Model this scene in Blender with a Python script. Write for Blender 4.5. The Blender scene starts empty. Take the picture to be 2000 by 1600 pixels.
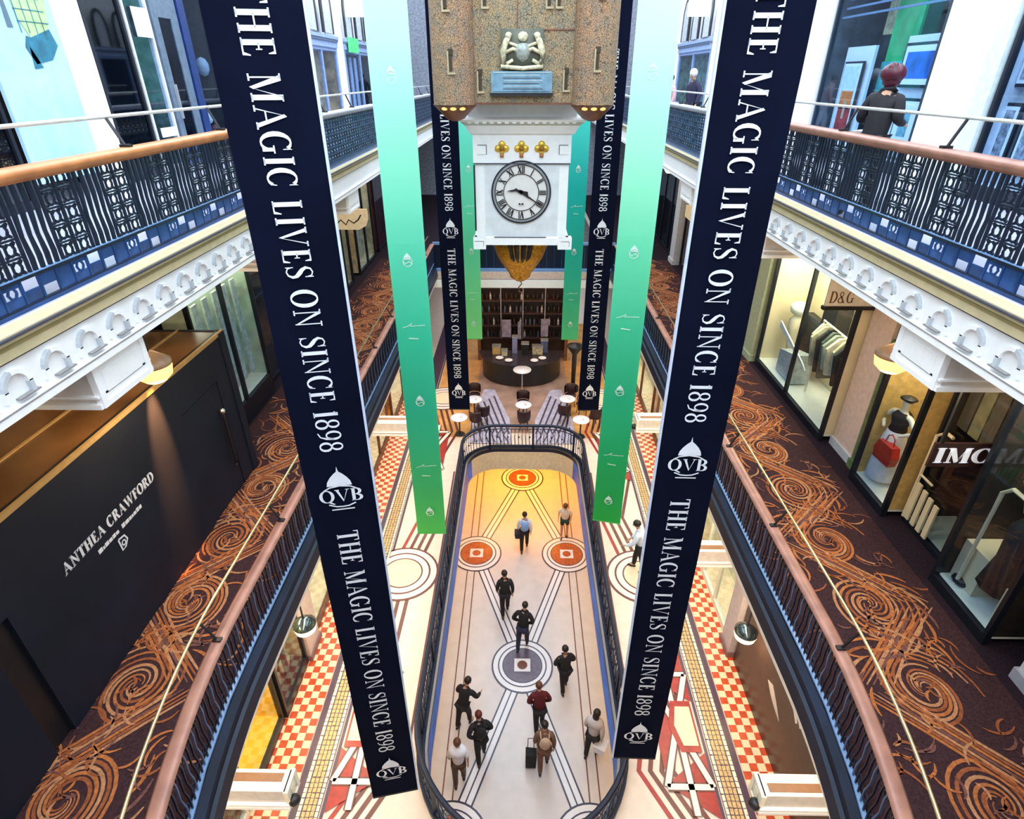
import bpy, bmesh, math, random
from mathutils import Vector, Matrix
SC = bpy.context.scene
COL = SC.collection
R = math.radians
random.seed(7)
# levels (metres); the eye is at the height of someone leaning on the upper gallery rail
EYE = 15.3
LG, GF, L1, L2 = 0.0, 3.6, 8.6, 13.67
def E(z): return EYE + z

# ---------------------------------------------------------------- camera
cam_d = bpy.data.cameras.new('camera'); cam = bpy.data.objects.new('camera', cam_d); COL.objects.link(cam)
cam_d.sensor_width = 36.0; cam_d.lens = 1140.0/2000.0*36.0; cam_d.clip_start = .05; cam_d.clip_end = 200
cam.location = (-.1, 0, EYE); cam.rotation_euler = (R(90-29.7), 0, R(0.9))
SC.camera = cam
# ---------------------------------------------------------------- light
SC.view_settings.view_transform = 'Standard'; SC.view_settings.look = 'None'
SC.view_settings.gamma = 1.0; SC.view_settings.exposure = 0.35
SC.view_settings.use_curve_mapping = False
w = bpy.data.worlds.new('sky'); SC.world = w; w.use_nodes = True
bg = w.node_tree.nodes['Background']; bg.inputs[0].default_value = (.78, .89, 1.0, 1); bg.inputs[1].default_value = 1.5
def area(name, loc, size, power, col, rot=(0,0,0), spread=180):
    d = bpy.data.lights.new(name, 'AREA'); d.shape = 'RECTANGLE'; d.size, d.size_y = size
    d.energy = power; d.color = col; d.spread = R(spread)
    o = bpy.data.objects.new(name, d); COL.objects.link(o); o.location = loc; o.rotation_euler = rot; return o
def spot(name, loc, power, col, target, angle=60, blend=.5, r=.05):
    d = bpy.data.lights.new(name, 'SPOT'); d.energy = power; d.color = col; d.spot_size = R(angle); d.spot_blend = blend; d.shadow_soft_size = r
    o = bpy.data.objects.new(name, d); COL.objects.link(o); o.location = loc
    o.rotation_euler = (Vector(target)-Vector(loc)).to_track_quat('-Z', 'Y').to_euler(); return o
WARM = (1.0, .74, .42); WARM2 = (1.0, .60, .24); COOL = (.72, .86, 1.0); WHITE = (1, .93, .84)
area('skylight', (0, 14, E(9)), (7, 34), 2600, (.80, .90, 1.0))
for s in (-1, 1):
    area('upper_shop_light', (s*6.2, 15, E(3.6)), (1.2, 30), 500, (.85, .93, 1.0), (0, R(s*25), 0))
    area('gallery_light', (s*5.2, 15, E(-2.3)), (.5, 27), 190, WARM)
    area('ground_light', (s*4.0, 10, E(-7.5)), (.5, 18), 250, (1.0, .80, .56), (0, R(-s*14), 0))
    area('lower_light', (s*2.8, 12, E(-12.5)), (.4, 22), 95, WARM2, (0, R(-s*8), 0))
area('lower_far_light', (0, 20.5, E(-12.5)), (3.4, 2.6), 260, (1, .36, .04))
area('near_fill_light', (0, -.8, E(3.6)), (7, 4), 620, (.82, .91, 1.0), (R(62), 0, 0))  # unseen fill, added to brighten the clock and banners from the camera side
area('bridge_light', (0, 24.5, E(-7.6)), (3, 1.5), 45, WARM2)

# ---------------------------------------------------------------- materials
MATS = {}
def M(name, rgb, rough=.55, metal=0.0, var=.10, scale=9.0, bump=.0, emit=0.0, spec=.5, alpha=None):
    if name in MATS: return MATS[name]
    m = bpy.data.materials.new(name); m.use_nodes = True
    n, l = m.node_tree.nodes, m.node_tree.links
    b = n['Principled BSDF']; b.inputs['Roughness'].default_value = rough; b.inputs['Metallic'].default_value = metal
    b.inputs['Specular IOR Level'].default_value = spec
    tc = n.new('ShaderNodeTexCoord'); nz = n.new('ShaderNodeTexNoise'); nz.inputs['Scale'].default_value = scale; nz.inputs['Detail'].default_value = 4
    l.new(tc.outputs['Object'], nz.inputs['Vector'])
    cr = n.new('ShaderNodeValToRGB')
    cr.color_ramp.elements[0].position = .3; cr.color_ramp.elements[1].position = .7
    cr.color_ramp.elements[0].color = tuple(max(0, c*(1-var)) for c in rgb)+(1,)
    cr.color_ramp.elements[1].color = tuple(min(1, c*(1+var)) for c in rgb)+(1,)
    l.new(nz.outputs['Fac'], cr.inputs['Fac']); l.new(cr.outputs['Color'], b.inputs['Base Color'])
    if bump:
        bp = n.new('ShaderNodeBump'); bp.inputs['Strength'].default_value = bump; bp.inputs['Distance'].default_value = .02
        l.new(nz.outputs['Fac'], bp.inputs['Height']); l.new(bp.outputs['Normal'], b.inputs['Normal'])
    if emit:
        b.inputs['Emission Color'].default_value = tuple(rgb)+(1,); b.inputs['Emission Strength'].default_value = emit
    MATS[name] = m; return m
def glass(name, tint=(.8, .9, 1), refl=.14):
    m = bpy.data.materials.new(name); m.use_nodes = True; n, l = m.node_tree.nodes, m.node_tree.links
    n.remove(n['Principled BSDF']); out = n['Material Output']
    t = n.new('ShaderNodeBsdfTransparent'); t.inputs[0].default_value = tuple(tint)+(1,)
    g = n.new('ShaderNodeBsdfGlossy'); g.inputs['Roughness'].default_value = .03
    fr = n.new('ShaderNodeLayerWeight'); fr.inputs['Blend'].default_value = .5
    pw = n.new('ShaderNodeMath'); pw.operation = 'POWER'; pw.inputs[1].default_value = 4.0
    ad = n.new('ShaderNodeMath'); ad.operation = 'MULTIPLY_ADD'; ad.inputs[1].default_value = .35; ad.inputs[2].default_value = refl*.25
    mx = n.new('ShaderNodeMixShader'); l.new(fr.outputs['Facing'], pw.inputs[0]); l.new(pw.outputs[0], ad.inputs[0]); l.new(ad.outputs[0], mx.inputs[0])
    l.new(t.outputs[0], mx.inputs[1]); l.new(g.outputs[0], mx.inputs[2]); l.new(mx.outputs[0], out.inputs[0])
    MATS[name] = m; return m
GLASS = glass('window_glass'); GLASSD = glass('dark_glass', (.45, .55, .65), .35)
WHT = M('white_paint', (.90, .91, .92), .5, var=.03)
WHT2 = M('cream_paint', (.84, .80, .66), .5, var=.05)
CREAM = M('cream_moulding', (.62, .53, .32), .5, var=.08)
GOLDM = M('olive_gold_line', (.30, .24, .10), .5)
INK = M('shadow_line', (.05, .05, .07), .6)
NAVY = M('navy_iron', (.006, .013, .034), .38, .3, var=.25, scale=14)
NAVY2 = M('deep_navy_iron', (.006, .012, .035), .40, .2, var=.3)
BLUE = M('blue_steel', (.012, .055, .20), .30, .4, var=.35, scale=2.0)
BLUEL = M('pale_blue_edge', (.20, .36, .66), .35, .2)
WOOD = M('orange_wood', (.62, .24, .085), .35, var=.25, scale=3)
WOODP = M('pink_wood', (.36, .17, .125), .35, var=.25, scale=4)
WOODD = M('dark_wood', (.16, .06, .03), .4, var=.3, scale=5)
BRASS = M('brass', (.80, .66, .38), .25, .8)
PALERAIL = M('pale_rail', (.74, .78, .74), .3, .3)
BLACK = M('black_paint', (.012, .012, .015), .4)
BLACKM = M('black_matte', (.010, .010, .012), .8)
CHAR = M('charcoal_board', (.010, .014, .027), .6, var=.15, scale=1.2, spec=.25)
DKFRAME = M('dark_frame', (.014, .018, .028), .35, .3)
TEXTW = M('lettering_white', (.82, .85, .92), .6, var=.05)
BANK = M('navy_banner_cloth', (.0035, .0055, .018), .9, var=.2, scale=1.0, spec=.06)
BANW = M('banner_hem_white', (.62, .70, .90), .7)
GOLD = M('gold_leaf', (.80, .50, .07), .3, .6, var=.3, scale=30)
GOLDD = M('gold_bronze', (.55, .27, .02), .35, .5, var=.5, scale=18, bump=.4)

# ---------------------------------------------------------------- mesh builder
class MB:
    def __init__(s): s.v = []; s.f = []; s.m = []; s.mats = []; s.cur = 0
    def use(s, mat):
        if mat not in s.mats: s.mats.append(mat)
        s.cur = s.mats.index(mat); return s
    def add(s, vs, fs):
        b = len(s.v); s.v += [tuple(p) for p in vs]
        for f in fs: s.f.append([b+i for i in f]); s.m.append(s.cur)
        return s
    def box(s, x0, x1, y0, y1, z0, z1, mat=None):
        if mat: s.use(mat)
        if x0 > x1: x0, x1 = x1, x0
        if y0 > y1: y0, y1 = y1, y0
        if z0 > z1: z0, z1 = z1, z0
        vs = [(x, y, z) for z in (z0, z1) for y in (y0, y1) for x in (x0, x1)]
        return s.add(vs, [(0,2,3,1), (4,5,7,6), (0,1,5,4), (2,6,7,3), (0,4,6,2), (1,3,7,5)])
    def poly(s, pts, mat=None):
        if mat: s.use(mat)
        return s.add(pts, [list(range(len(pts)))])
    def prism(s, pts, d, mat=None):          # extrude polygon by vector d
        if mat: s.use(mat)
        n = len(pts); d = Vector(d); q = [tuple(Vector(p)+d) for p in pts]
        fs = [list(range(n))[::-1], list(range(n, 2*n))] + [(i, (i+1) % n, n+(i+1) % n, n+i) for i in range(n)]
        return s.add(list(pts)+q, fs)
    def tube(s, pts, r, n=6, mat=None, closed=False, cap=True):
        if mat: s.use(mat)
        P = [Vector(p) for p in pts]; k = len(P); rings = []
        rr = r if isinstance(r, (list, tuple)) else [r]*k
        up = Vector((0, 0, 1))
        for i in range(k):
            a = P[(i-1) % k] if (closed or i > 0) else P[i]; b = P[(i+1) % k] if (closed or i < k-1) else P[i]
            t = (b-a); t = t.normalized() if t.length > 1e-9 else Vector((0,0,1))
            u = up.cross(t)
            if u.length < .05: u = Vector((1, 0, 0)).cross(t)
            u.normalize(); v = t.cross(u)
            rings.append([P[i] + (u*math.cos(2*math.pi*j/n) + v*math.sin(2*math.pi*j/n))*rr[i] for j in range(n)])
        vs = [p for q in rings for p in q]; fs = []
        for i in range(k if closed else k-1):
            o, q = i*n, ((i+1) % k)*n
            for j in range(n): fs.append((o+j, o+(j+1) % n, q+(j+1) % n, q+j))
        if cap and not closed: fs += [tuple(range(n))[::-1], tuple((k-1)*n+j for j in range(n))]
        return s.add(vs, fs)
    def lathe(s, prof, c=(0,0,0), n=16, mat=None, a0=0, a1=2*math.pi):
        if mat: s.use(mat)
        full = abs(a1-a0-2*math.pi) < 1e-6; m = n if full else n+1
        vs = []
        for (r, z) in prof:
            for j in range(m):
                a = a0+(a1-a0)*j/n; vs.append((c[0]+r*math.cos(a), c[1]+r*math.sin(a), c[2]+z))
        fs = []
        for i in range(len(prof)-1):
            for j in range(n):
                k = (j+1) % m
                fs.append((i*m+j, i*m+k, (i+1)*m+k, (i+1)*m+j))
        if full:
            if prof[0][0] > 1e-6: fs.append(tuple(range(m))[::-1])
            if prof[-1][0] > 1e-6: fs.append(tuple((len(prof)-1)*m+j for j in range(m)))
        return s.add(vs, fs)
    def ball(s, c, r, n=10, mat=None, sc=(1,1,1)):
        if mat: s.use(mat)
        vs = []; k = max(4, n//2+1)
        for i in range(k+1):
            t = math.pi*i/k
            for j in range(n):
                a = 2*math.pi*j/n; vs.append((c[0]+r*sc[0]*math.sin(t)*math.cos(a), c[1]+r*sc[1]*math.sin(t)*math.sin(a), c[2]-r*sc[2]*math.cos(t)))
        return s.add(vs, [(i*n+j, i*n+(j+1) % n, (i+1)*n+(j+1) % n, (i+1)*n+j) for i in range(k) for j in range(n)])
    def ribbon(s, pts, w, z, mat=None):      # flat strip lying at height z
        if mat: s.use(mat)
        k = len(pts); ww = w if isinstance(w, (list, tuple)) else [w]*k; L = []; Rr = []
        for i in range(k):
            a = pts[max(0, i-1)]; b = pts[min(k-1, i+1)]; dx, dy = b[0]-a[0], b[1]-a[1]; q = math.hypot(dx, dy) or 1
            nx, ny = -dy/q*ww[i]/2, dx/q*ww[i]/2
            L.append((pts[i][0]+nx, pts[i][1]+ny, z)); Rr.append((pts[i][0]-nx, pts[i][1]-ny, z))
        return s.add(L+Rr, [(i, k+i, k+i+1, i+1) for i in range(k-1)])
    def build(s, name, mat=None, parent=None, smooth=False, origin=None):
        if mat and not s.mats: s.mats = [mat]
        vs = [Vector(p) for p in s.v]
        off = Vector((0, 0, 0))
        if parent is None and origin is None and vs:
            xs = [p.x for p in vs]; ys = [p.y for p in vs]; zs = [p.z for p in vs]
            off = Vector(((min(xs)+max(xs))/2, (min(ys)+max(ys))/2, min(zs)))
        me = bpy.data.meshes.new(name); me.from_pydata([p-off for p in vs], [], s.f)
        for m in s.mats: me.materials.append(m)
        if len(s.mats) > 1: me.polygons.foreach_set('material_index', s.m)
        if smooth: me.polygons.foreach_set('use_smooth', [True]*len(s.f))
        me.update(); o = bpy.data.objects.new(name, me); COL.objects.link(o); o.location = off
        if parent: o.parent = parent
        return o
def tag(o, label=None, cat=None, group=None, kind=None):
    if label: o['label'] = label
    if cat: o['category'] = cat
    if group: o['group'] = group
    if kind: o['kind'] = kind
    return o
def empty(name, loc, rz=0, label=None, cat=None, group=None):
    o = bpy.data.objects.new(name, None); COL.objects.link(o); o.location = loc; o.rotation_euler = (0, 0, rz)
    o.empty_display_size = .2; return tag(o, label, cat, group)
def bx(name, mat, parent, *dims):
    return MB().box(*dims).build(name, mat, parent)
def kids(o): return [c for c in bpy.data.objects if c.parent is o]
def copy_tree(o, loc=None, rz=None, label=None, group=None, parent=None, _k=None):
    _k = _k if _k is not None else {}
    c = o.copy(); COL.objects.link(c)
    if parent: c.parent = parent
    if loc is not None: c.location = loc
    if rz is not None: c.rotation_euler = (0, 0, rz)
    if label: c['label'] = label
    if group: c['group'] = group
    for ch in kids(o): copy_tree(ch, parent=c)
    return c
def struct(o, label=None): return tag(o, label, None, None, 'structure')

# ---------------------------------------------------------------- serif lettering (own outlines)
def rr(x0, y0, x1, y1): return [(x0, y0), (x1, y0), (x1, y1), (x0, y1)]
def st(pts, ws):
    out = []; k = len(pts); L = []; Q = []
    for i in range(k):
        a = pts[max(0, i-1)]; b = pts[min(k-1, i+1)]; dx, dy = b[0]-a[0], b[1]-a[1]; q = math.hypot(dx, dy) or 1
        L.append((pts[i][0]-dy/q*ws[i]/2, pts[i][1]+dx/q*ws[i]/2)); Q.append((pts[i][0]+dy/q*ws[i]/2, pts[i][1]-dx/q*ws[i]/2))
    return [[Q[i], Q[i+1], L[i+1], L[i]] for i in range(k-1)]
def arc(cx, cy, rx, ry, a0, a1, T=.185, t=.055, n=14):
    pts = []; ws = []
    for i in range(n+1):
        a = R(a0+(a1-a0)*i/n); pts.append((cx+rx*math.cos(a), cy+ry*math.sin(a))); ws.append(t+(T-t)*abs(math.cos(a))**1.3)
    return st(pts, ws)
T_, t_ = .185, .055
def stem(x, y0=0, y1=1): return [rr(x-T_/2, y0, x+T_/2, y1)]
def ser(x, y, w=.3): return [rr(x-w/2, y-(t_ if y > .5 else 0), x+w/2, y+(0 if y > .5 else t_))]
def GL():
    g = {}
    g['I'] = (.36, stem(.18)+ser(.18, 0)+ser(.18, 1))
    g['T'] = (.72, stem(.36)+ser(.36, 0)+[rr(.03, .95, .69, 1), [(.03, .76), (.07, .78), (.12, .97), (.03, .97)], [(.69, .76), (.65, .78), (.60, .97), (.69, .97)]])
    g['H'] = (.86, stem(.19)+stem(.67)+ser(.19, 0)+ser(.19, 1)+ser(.67, 0)+ser(.67, 1)+[rr(.2, .49, .66, .54)])
    E_ = stem(.19)+ser(.19, 0)+[rr(.05, .95, .56, 1), rr(.2, .49, .42, .54), [(.56, .78), (.53, .78), (.46, .97), (.56, .97)], rr(.39, .42, .43, .61)]
    g['F'] = (.62, E_); g['E'] = (.68, E_+[rr(.05, 0, .60, .05), [(.62, .24), (.58, .24), (.49, .03), (.60, .03)]])
    g['L'] = (.64, stem(.19)+ser(.19, 1)+[rr(.05, 0, .56, .05), [(.59, .26), (.55, .26), (.45, .03), (.57, .03)]])
    g['M'] = (1.02, [rr(.14, 0, .19, 1)]+stem(.84)+ser(.165, 0, .24)+ser(.84, 0)+[[(.08, 1), (.28, 1), (.56, .12), (.48, 0)], [(.50, 0), (.54, .12), (.80, 1), (.84, .96)]]+[rr(.04, .95, .24, 1), rr(.78, .95, .98, 1)])
    g['A'] = (.86, [[(.43, 1), (.34, .92), (.66, 0), (.82, 0)], [(.41, 1), (.38, .92), (.10, 0), (.15, 0)], rr(.22, .32, .62, .37)]+ser(.13, 0, .22)+ser(.74, 0, .26))
    g['V'] = (.84, [[(.04, 1), (.20, 1), (.46, .12), (.42, 0)], [(.42, 0), (.46, .10), (.74, 1), (.69, 1)]]+ser(.13, 1, .26)+ser(.71, 1, .22))
    g['N'] = (.88, [rr(.15, 0, .20, 1), rr(.70, 0, .75, 1), [(.08, 1), (.24, 1), (.75, .06), (.73, 0)]]+ser(.175, 0, .24)+ser(.725, 1, .24)+[rr(.03, .95, .2, 1)])
    g['C'] = (.78, arc(.42, .5, .32, .475, 48, 312)+[[(.66, .70), (.69, .70), (.69, 1), (.64, .92)], [(.66, .30), (.69, .28), (.66, .08), (.60, .10)]])
    g['G'] = (.86, arc(.42, .5, .32, .475, 48, 320)+[[(.66, .70), (.69, .70), (.69, 1), (.64, .92)], rr(.60, .04, .74, .42), rr(.52, .39, .82, .44)])
    g['O'] = (.86, arc(.43, .5, .33, .475, 0, 360, n=24)); g['Q'] = (.9, g['O'][1]+[[(.40, .05), (.52, .12), (.86, -.16), (.74, -.18)]])
    g['D'] = (.84, stem(.19)+arc(.30, .5, .44, .475, -90, 90)+[rr(.05, 0, .32, .05), rr(.05, .95, .32, 1)])
    g['B'] = (.72, stem(.19)+arc(.32, .75, .24, .225, -90, 90)+arc(.32, .26, .29, .235, -90, 90)+[rr(.05, 0, .34, .05), rr(.05, .95, .34, 1), rr(.2, .49, .34, .54)])
    g['R'] = (.80, stem(.19)+arc(.32, .74, .26, .235, -90, 90)+[rr(.05, .95, .34, 1), rr(.2, .48, .34, .53), [(.36, .50), (.50, .50), (.78, 0), (.62, 0)]]+ser(.19, 0))
    S_ = [(.50, .78), (.45, .92), (.30, .965), (.15, .90), (.10, .74), (.20, .60), (.34, .50), (.48, .38), (.52, .24), (.44, .09), (.28, .035), (.13, .09), (.08, .24)]
    g['S'] = (.62, st(S_, [.05, .05, .05, .07, .12, .15, .17, .15, .12, .07, .05, .05, .05])+[rr(.49, .68, .53, .98), rr(.06, .02, .10, .30)])
    g['1'] = (.40, stem(.20)+ser(.20, 0)+[[(.06, .82), (.06, .87), (.2, 1), (.2, .9)]])
    g['8'] = (.62, arc(.31, .75, .19, .22, 0, 360, .12, n=18)+arc(.31, .27, .23, .24, 0, 360, .14, n=18))
    g['9'] = (.62, arc(.31, .67, .22, .30, 0, 360, .13, n=18)+st([(.53, .66), (.50, .36), (.38, .12), (.14, .03)], [.13, .11, .07, .05]))
    g['W'] = (1.22, [[(.04, 1), (.20, 1), (.42, .1), (.38, 0)], [(.38, 0), (.42, .1), (.62, .86), (.58, .9)], [(.52, 1), (.68, 1), (.88, .1), (.84, 0)], [(.84, 0), (.88, .1), (1.14, 1), (1.09, 1)]]+ser(.13, 1, .26)+ser(1.11, 1, .2))
    g['&'] = (.86, arc(.34, .75, .17, .20, 0, 360, .10, n=14)+arc(.36, .25, .27, .23, 60, 340, .13)+[[(.22, .62), (.36, .62), (.82, 0), (.66, 0)]])
    g['3'] = (.56, arc(.26, .75, .19, .21, -80, 150, .12)+arc(.26, .27, .22, .24, -150, 80, .12))
    g[' '] = (.34, [])
    return g
GLY = GL()
def text_w(s, h, sp=.06): return sum(GLY[c][0]+sp for c in s)*h
def text(mb, s, h, org, dx, dy, sp=.06, mat=None, fit=None, sx=1.0):
    """write s from org; dx advance direction, dy up direction"""
    if mat: mb.use(mat)
    dx, dy, org = Vector(dx), Vector(dy), Vector(org)
    if fit: sx = fit/text_w(s, h, sp)
    x = 0
    for c in s:
        wd, polys = GLY[c]
        for p in polys: mb.add([org+dx*((x+a)*h*sx)+dy*(b*h) for a, b in p], [list(range(len(p)))])
        x += wd+sp
    return mb
def words(root, s, h, org, dx, dy, mat, fit, name='lettering', sp=.06):
    sx = fit/text_w(s, h, sp); x = 0; dxv = Vector(dx)
    for wd in s.split(' '):
        m = MB(); text(m, wd, h, Vector(org)+dxv*x, dx, dy, sp, mat, sx=sx); m.build(name, None, root); x += (text_w(wd, h, sp)+text_w(' ', h, sp))*sx
def dome_logo(mb, c, h, mat, full=True, n=(0, 1, 0)):
    """ribbed dome over the letters; upright in the x-z plane, c = centre, h = overall height"""
    mb.use(mat); cx, cy, cz = c
    P = lambda a, b: (cx+a*h, cy, cz+b*h)
    d = [(-.24, .06), (-.22, .16), (-.16, .26), (-.08, .35), (-.02, .40), (0, .52), (.02, .40), (.08, .35), (.16, .26), (.22, .16), (.24, .06)]
    mb.poly([P(a, b) for a, b in d])
    for q in st([(-.32, -.04), (-.2, .03), (0, .06), (.2, .03), (.32, -.04)], [.03]*5): mb.poly([P(a, b) for a, b in q])
    if full:
        text(mb, 'QVB', h*.30, P(-.42, -.33), (1, 0, 0), (0, 0, 1), .0, fit=h*.84)
        for q in st([(-.26, -.38), (-.12, -.44), (0, -.45), (.12, -.44), (.26, -.38)], [.03]*5): mb.poly([P(a, b) for a, b in q])
        mb.poly([P(-.22, -.53), P(.22, -.53), P(.22, -.50), P(-.22, -.50)])
    else:
        for q in arc(0, -.10, .26, .26, 0, 360, .05, .04, 16): mb.poly([P(a, b) for a, b in q])
        for q in st([(-.30, -.02), (-.1, -.2), (.08, -.06), (.3, -.22)], [.05]*4): mb.poly([P(a, b) for a, b in q])
# ================================================================= floors
def hole(off=0, n=10):
    pts = []; rx, ry, yc = 1.90+off, 2.15+off, 7.0
    for i in range(2*n+1):
        a = math.pi + math.pi*i/(2*n); pts.append((rx*math.cos(a), yc+ry*math.sin(a)))
    r = 1.05+off*.9; yt = 17.5+off
    for i in range(n+1):
        a = R(90*i/n); pts.append((rx-r+r*math.cos(a), yt-r+r*math.sin(a)))
    for i in range(n+1):
        a = R(90+90*i/n); pts.append((-rx+r+r*math.cos(a), yt-r+r*math.sin(a)))
    return pts          # counter-clockwise from (-rx, yc)
def wall_strip(mb, pts, z0, z1, mat, off2=None):
    mb.use(mat); k = len(pts); q = off2 or pts
    return mb.add([(p[0], p[1], z0) for p in q]+[(p[0], p[1], z1) for p in pts], [(i, (i+1) % k, k+(i+1) % k, k+i) for i in range(k)])
FB = M('lower_floor_stone', (.64, .60, .59), .28, var=.05, scale=3)
FW = M('inlay_white', (.76, .77, .82), .25, var=.03)
FD = M('inlay_dark', (.035, .035, .07), .3)
FP = M('inlay_purple', (.11, .085, .14), .3, var=.2)
FT = M('inlay_terracotta', (.42, .10, .035), .3, var=.25)
FBR = M('inlay_brown', (.16, .06, .04), .3)
mb = MB().box(-9, 9, -1, 44, -.15, 0, FB)
z = .006
def band2(mb, a, b, w, z, edge, fill, mid=None, e=.045):
    mb.ribbon([a, b], w+2*e, z, edge); mb.ribbon([a, b], w, z+.002, fill)
    if mid: mb.ribbon([a, b], e*.8, z+.004, mid)
def disc(mb, c, r, z, mat, n=36): mb.poly([(c[0]+r*math.cos(2*math.pi*i/n), c[1]+r*math.sin(2*math.pi*i/n), z) for i in range(n)], mat)
C0 = [(.03, 2.0), (.03, 11.37), (.03, 20.75)]; C1 = [(s*1.66, y) for s in (-1, 1) for y in (6.68, 16.07)]
for s in (-1, 1):
    for (a, b) in (((.03, 2.0), (s*1.66, 6.68)), ((s*1.66, 6.68), (.03, 11.37)), ((.03, 11.37), (s*1.66, 16.07)), ((s*1.66, 16.07), (.03, 20.75))):
        band2(mb, a, b, .30, z, FD, FW, FD)
    for (a, b) in ((6.68, 16.07), (16.07, 26), (-1, 6.68)): band2(mb, (s*1.80, a), (s*1.80, b), .22, z, FBR, FB, None, .035)
for c, mt in [(c, FP) for c in C0[:2]]+[(c, FT) for c in C1+C0[2:]]:
    for r, m_, dz in ((.92, FD, .008), (.87, FW, .010), (.73, FD, .012), (.69, FW, .014), (.60, FD, .016), (.57, mt, .018)): disc(mb, c, r, z+dz, m_)
    mb.poly([(c[0]+a, c[1]+b, z+.022) for a, b in ((-.24, -.22), (.24, -.22), (.24, .22), (-.24, .22))], FW); disc(mb, c, .15, z+.024, FBR if mt is FP else FT)
struct(mb.build('floor', origin=1))
# walls of the lower level, just outside the side aisles
for s in (-1, 1): struct(MB().box(s*4.6, s*4.75, -1, 44, 0, GF-.45, M('lower_wall', (.50, .36, .20), .6)).build('wall_left' if s < 0 else 'wall_right'))

# ground floor slab with the oval opening
GB = M('ground_floor_stone', (.74, .60, .50), .3, var=.06, scale=5)
GR = M('inlay_red', (.34, .03, .025), .3, var=.2)
GD = M('inlay_maroon', (.13, .035, .03), .3, var=.2)
GW = M('inlay_cream', (.80, .70, .62), .3, var=.03)
GC = M('cobble_ochre', (.62, .40, .17), .5, var=.35, scale=26)
GCW = M('cobble_cream', (.80, .72, .55), .5, var=.12, scale=30)
GX = M('check_red', (.52, .065, .02), .35, var=.2)
GXC = M('check_cream', (.80, .62, .42), .35, var=.08)
GPU = M('border_purple', (.07, .035, .07), .4)
mb = MB(); mb.use(GB)
H = hole(0)
def slab_ring(mb, z):
    for (x0, x1, y0, y1) in ((-9, -1.9, -1, 44), (1.9, 9, -1, 44), (-1.9, 1.9, -1, 4.85), (-1.9, 1.9, 17.5, 44)):
        mb.poly([(x0, y0, z), (x1, y0, z), (x1, y1, z), (x0, y1, z)])
    n = 20; K = len(H)
    for i in range(K):
        p, q = H[i], H[(i+1) % K]; x = 1.9 if (p[0]+q[0]) > 0 else -1.9; ym = (p[1]+q[1])/2
        if 7.0 < ym < 16.4: continue
        mb.poly([(x, 4.85 if ym < 10 else 17.5, z), (p[0], p[1], z), (q[0], q[1], z)])
slab_ring(mb, GF); slab_ring(mb, GF-.45)
struct(mb.build('floor', origin=1))
# patterned inlay laid in the ground floor
mb = MB(); z = GF+.006
def zig(side):
    # bands of four stripes running as a diamond lattice round the opening
    s = side; P = [(s*3.9, 5.0-1.0), (s*2.62, 6.4), (s*3.30, 9.0), (s*3.25, 11.4), (s*2.75, 13.9), (s*3.35, 16.2), (s*2.75, 18.8), (s*3.4, 21.4)]
    for j, (o, m_) in enumerate(((-.36, GR), (-.14, GD), (.08, GD), (.30, GD))):
        mb.ribbon([(p[0]+o, p[1]) for p in P], .095, z+.001*j, m_)
    mb.ribbon([(s*2.28, 6.8), (s*2.32, 16.2)], .05, z+.006, GD)
for s in (-1, 1):
    zig(s)
    for cy in (11.5, 16.2+5.2):
        for r, m_, dz in ((.98, GD, .008), (.92, GW, .010), (.76, GD, .012), (.71, GW, .014), (.55, GD, .016), (.51, GXC, .018)): disc(mb, (s*3.25, cy), r, z+dz, m_)
    # strapwork star panels
    for cy in (7.3, 17.5):
        x0, x1 = s*2.75, s*3.62
        for (a, b, c) in (((x0, cy+1.15), (x1, cy+.55), (x1, cy+1.75)), ((x0, cy-1.15), (x1, cy-.55), (x1, cy-1.75)), ((x0, cy+.9), (x0, cy-.9), (s*3.2, cy))):
            mb.poly([a+(z+.022,), b+(z+.022,), c+(z+.022,)], GR)
        for wq, zq, mq in ((.17, .026, GD), (.11, .030, GW)):
          for (a, b) in (((x0, cy-1.2), (x1, cy+1.2)), ((x0, cy+1.2), (x1, cy-1.2)), ((x0, cy+1.2), (x1, cy+1.2)), ((x0, cy-1.2), (x1, cy-1.2)), ((s*3.2, cy-1.7), (s*3.2, cy+1.7))):
            mb.ribbon([a, b], wq, z+zq, mq)
        mb.poly([(s*(3.30+a*.28), cy+b*.55, z+.034) for a, b in ((-1, 0), (-.5, 1), (1, 1), (1, -1), (-.5, -1))], GR)
        mb.poly([(s*(3.34+a*.20), cy+b*.42, z+.038) for a, b in ((-1, 0), (-.5, 1), (1, 1), (1, -1), (-.5, -1))], GXC)
    mb.poly([(s*1.95, 18.4, z-.002), (s*3.6, 18.4, z-.002), (s*3.6, 30, z-.002), (s*1.95, 30, z-.002)][::s], M('orange_tile', (.62, .30, .09), .35, var=.25, scale=2))
    mb.poly([(0, 18.7, z-.003), (s*1.95, 18.7, z-.003), (s*1.95, 30, z-.003), (0, 30, z-.003)][::s], M('rose_tile', (.40, .24, .19), .4, var=.25, scale=2))
    # borders
    mb.ribbon([(s*3.66, 0), (s*3.66, 30)], .06, z+.008, GPU)
    mb.ribbon([(s*3.93, 0), (s*3.93, 30)], .44, z+.010, GPU)
    mb.ribbon([(s*4.20, 0), (s*4.20, 30)], .10, z+.012, GPU)
random.seed(3)
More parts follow.
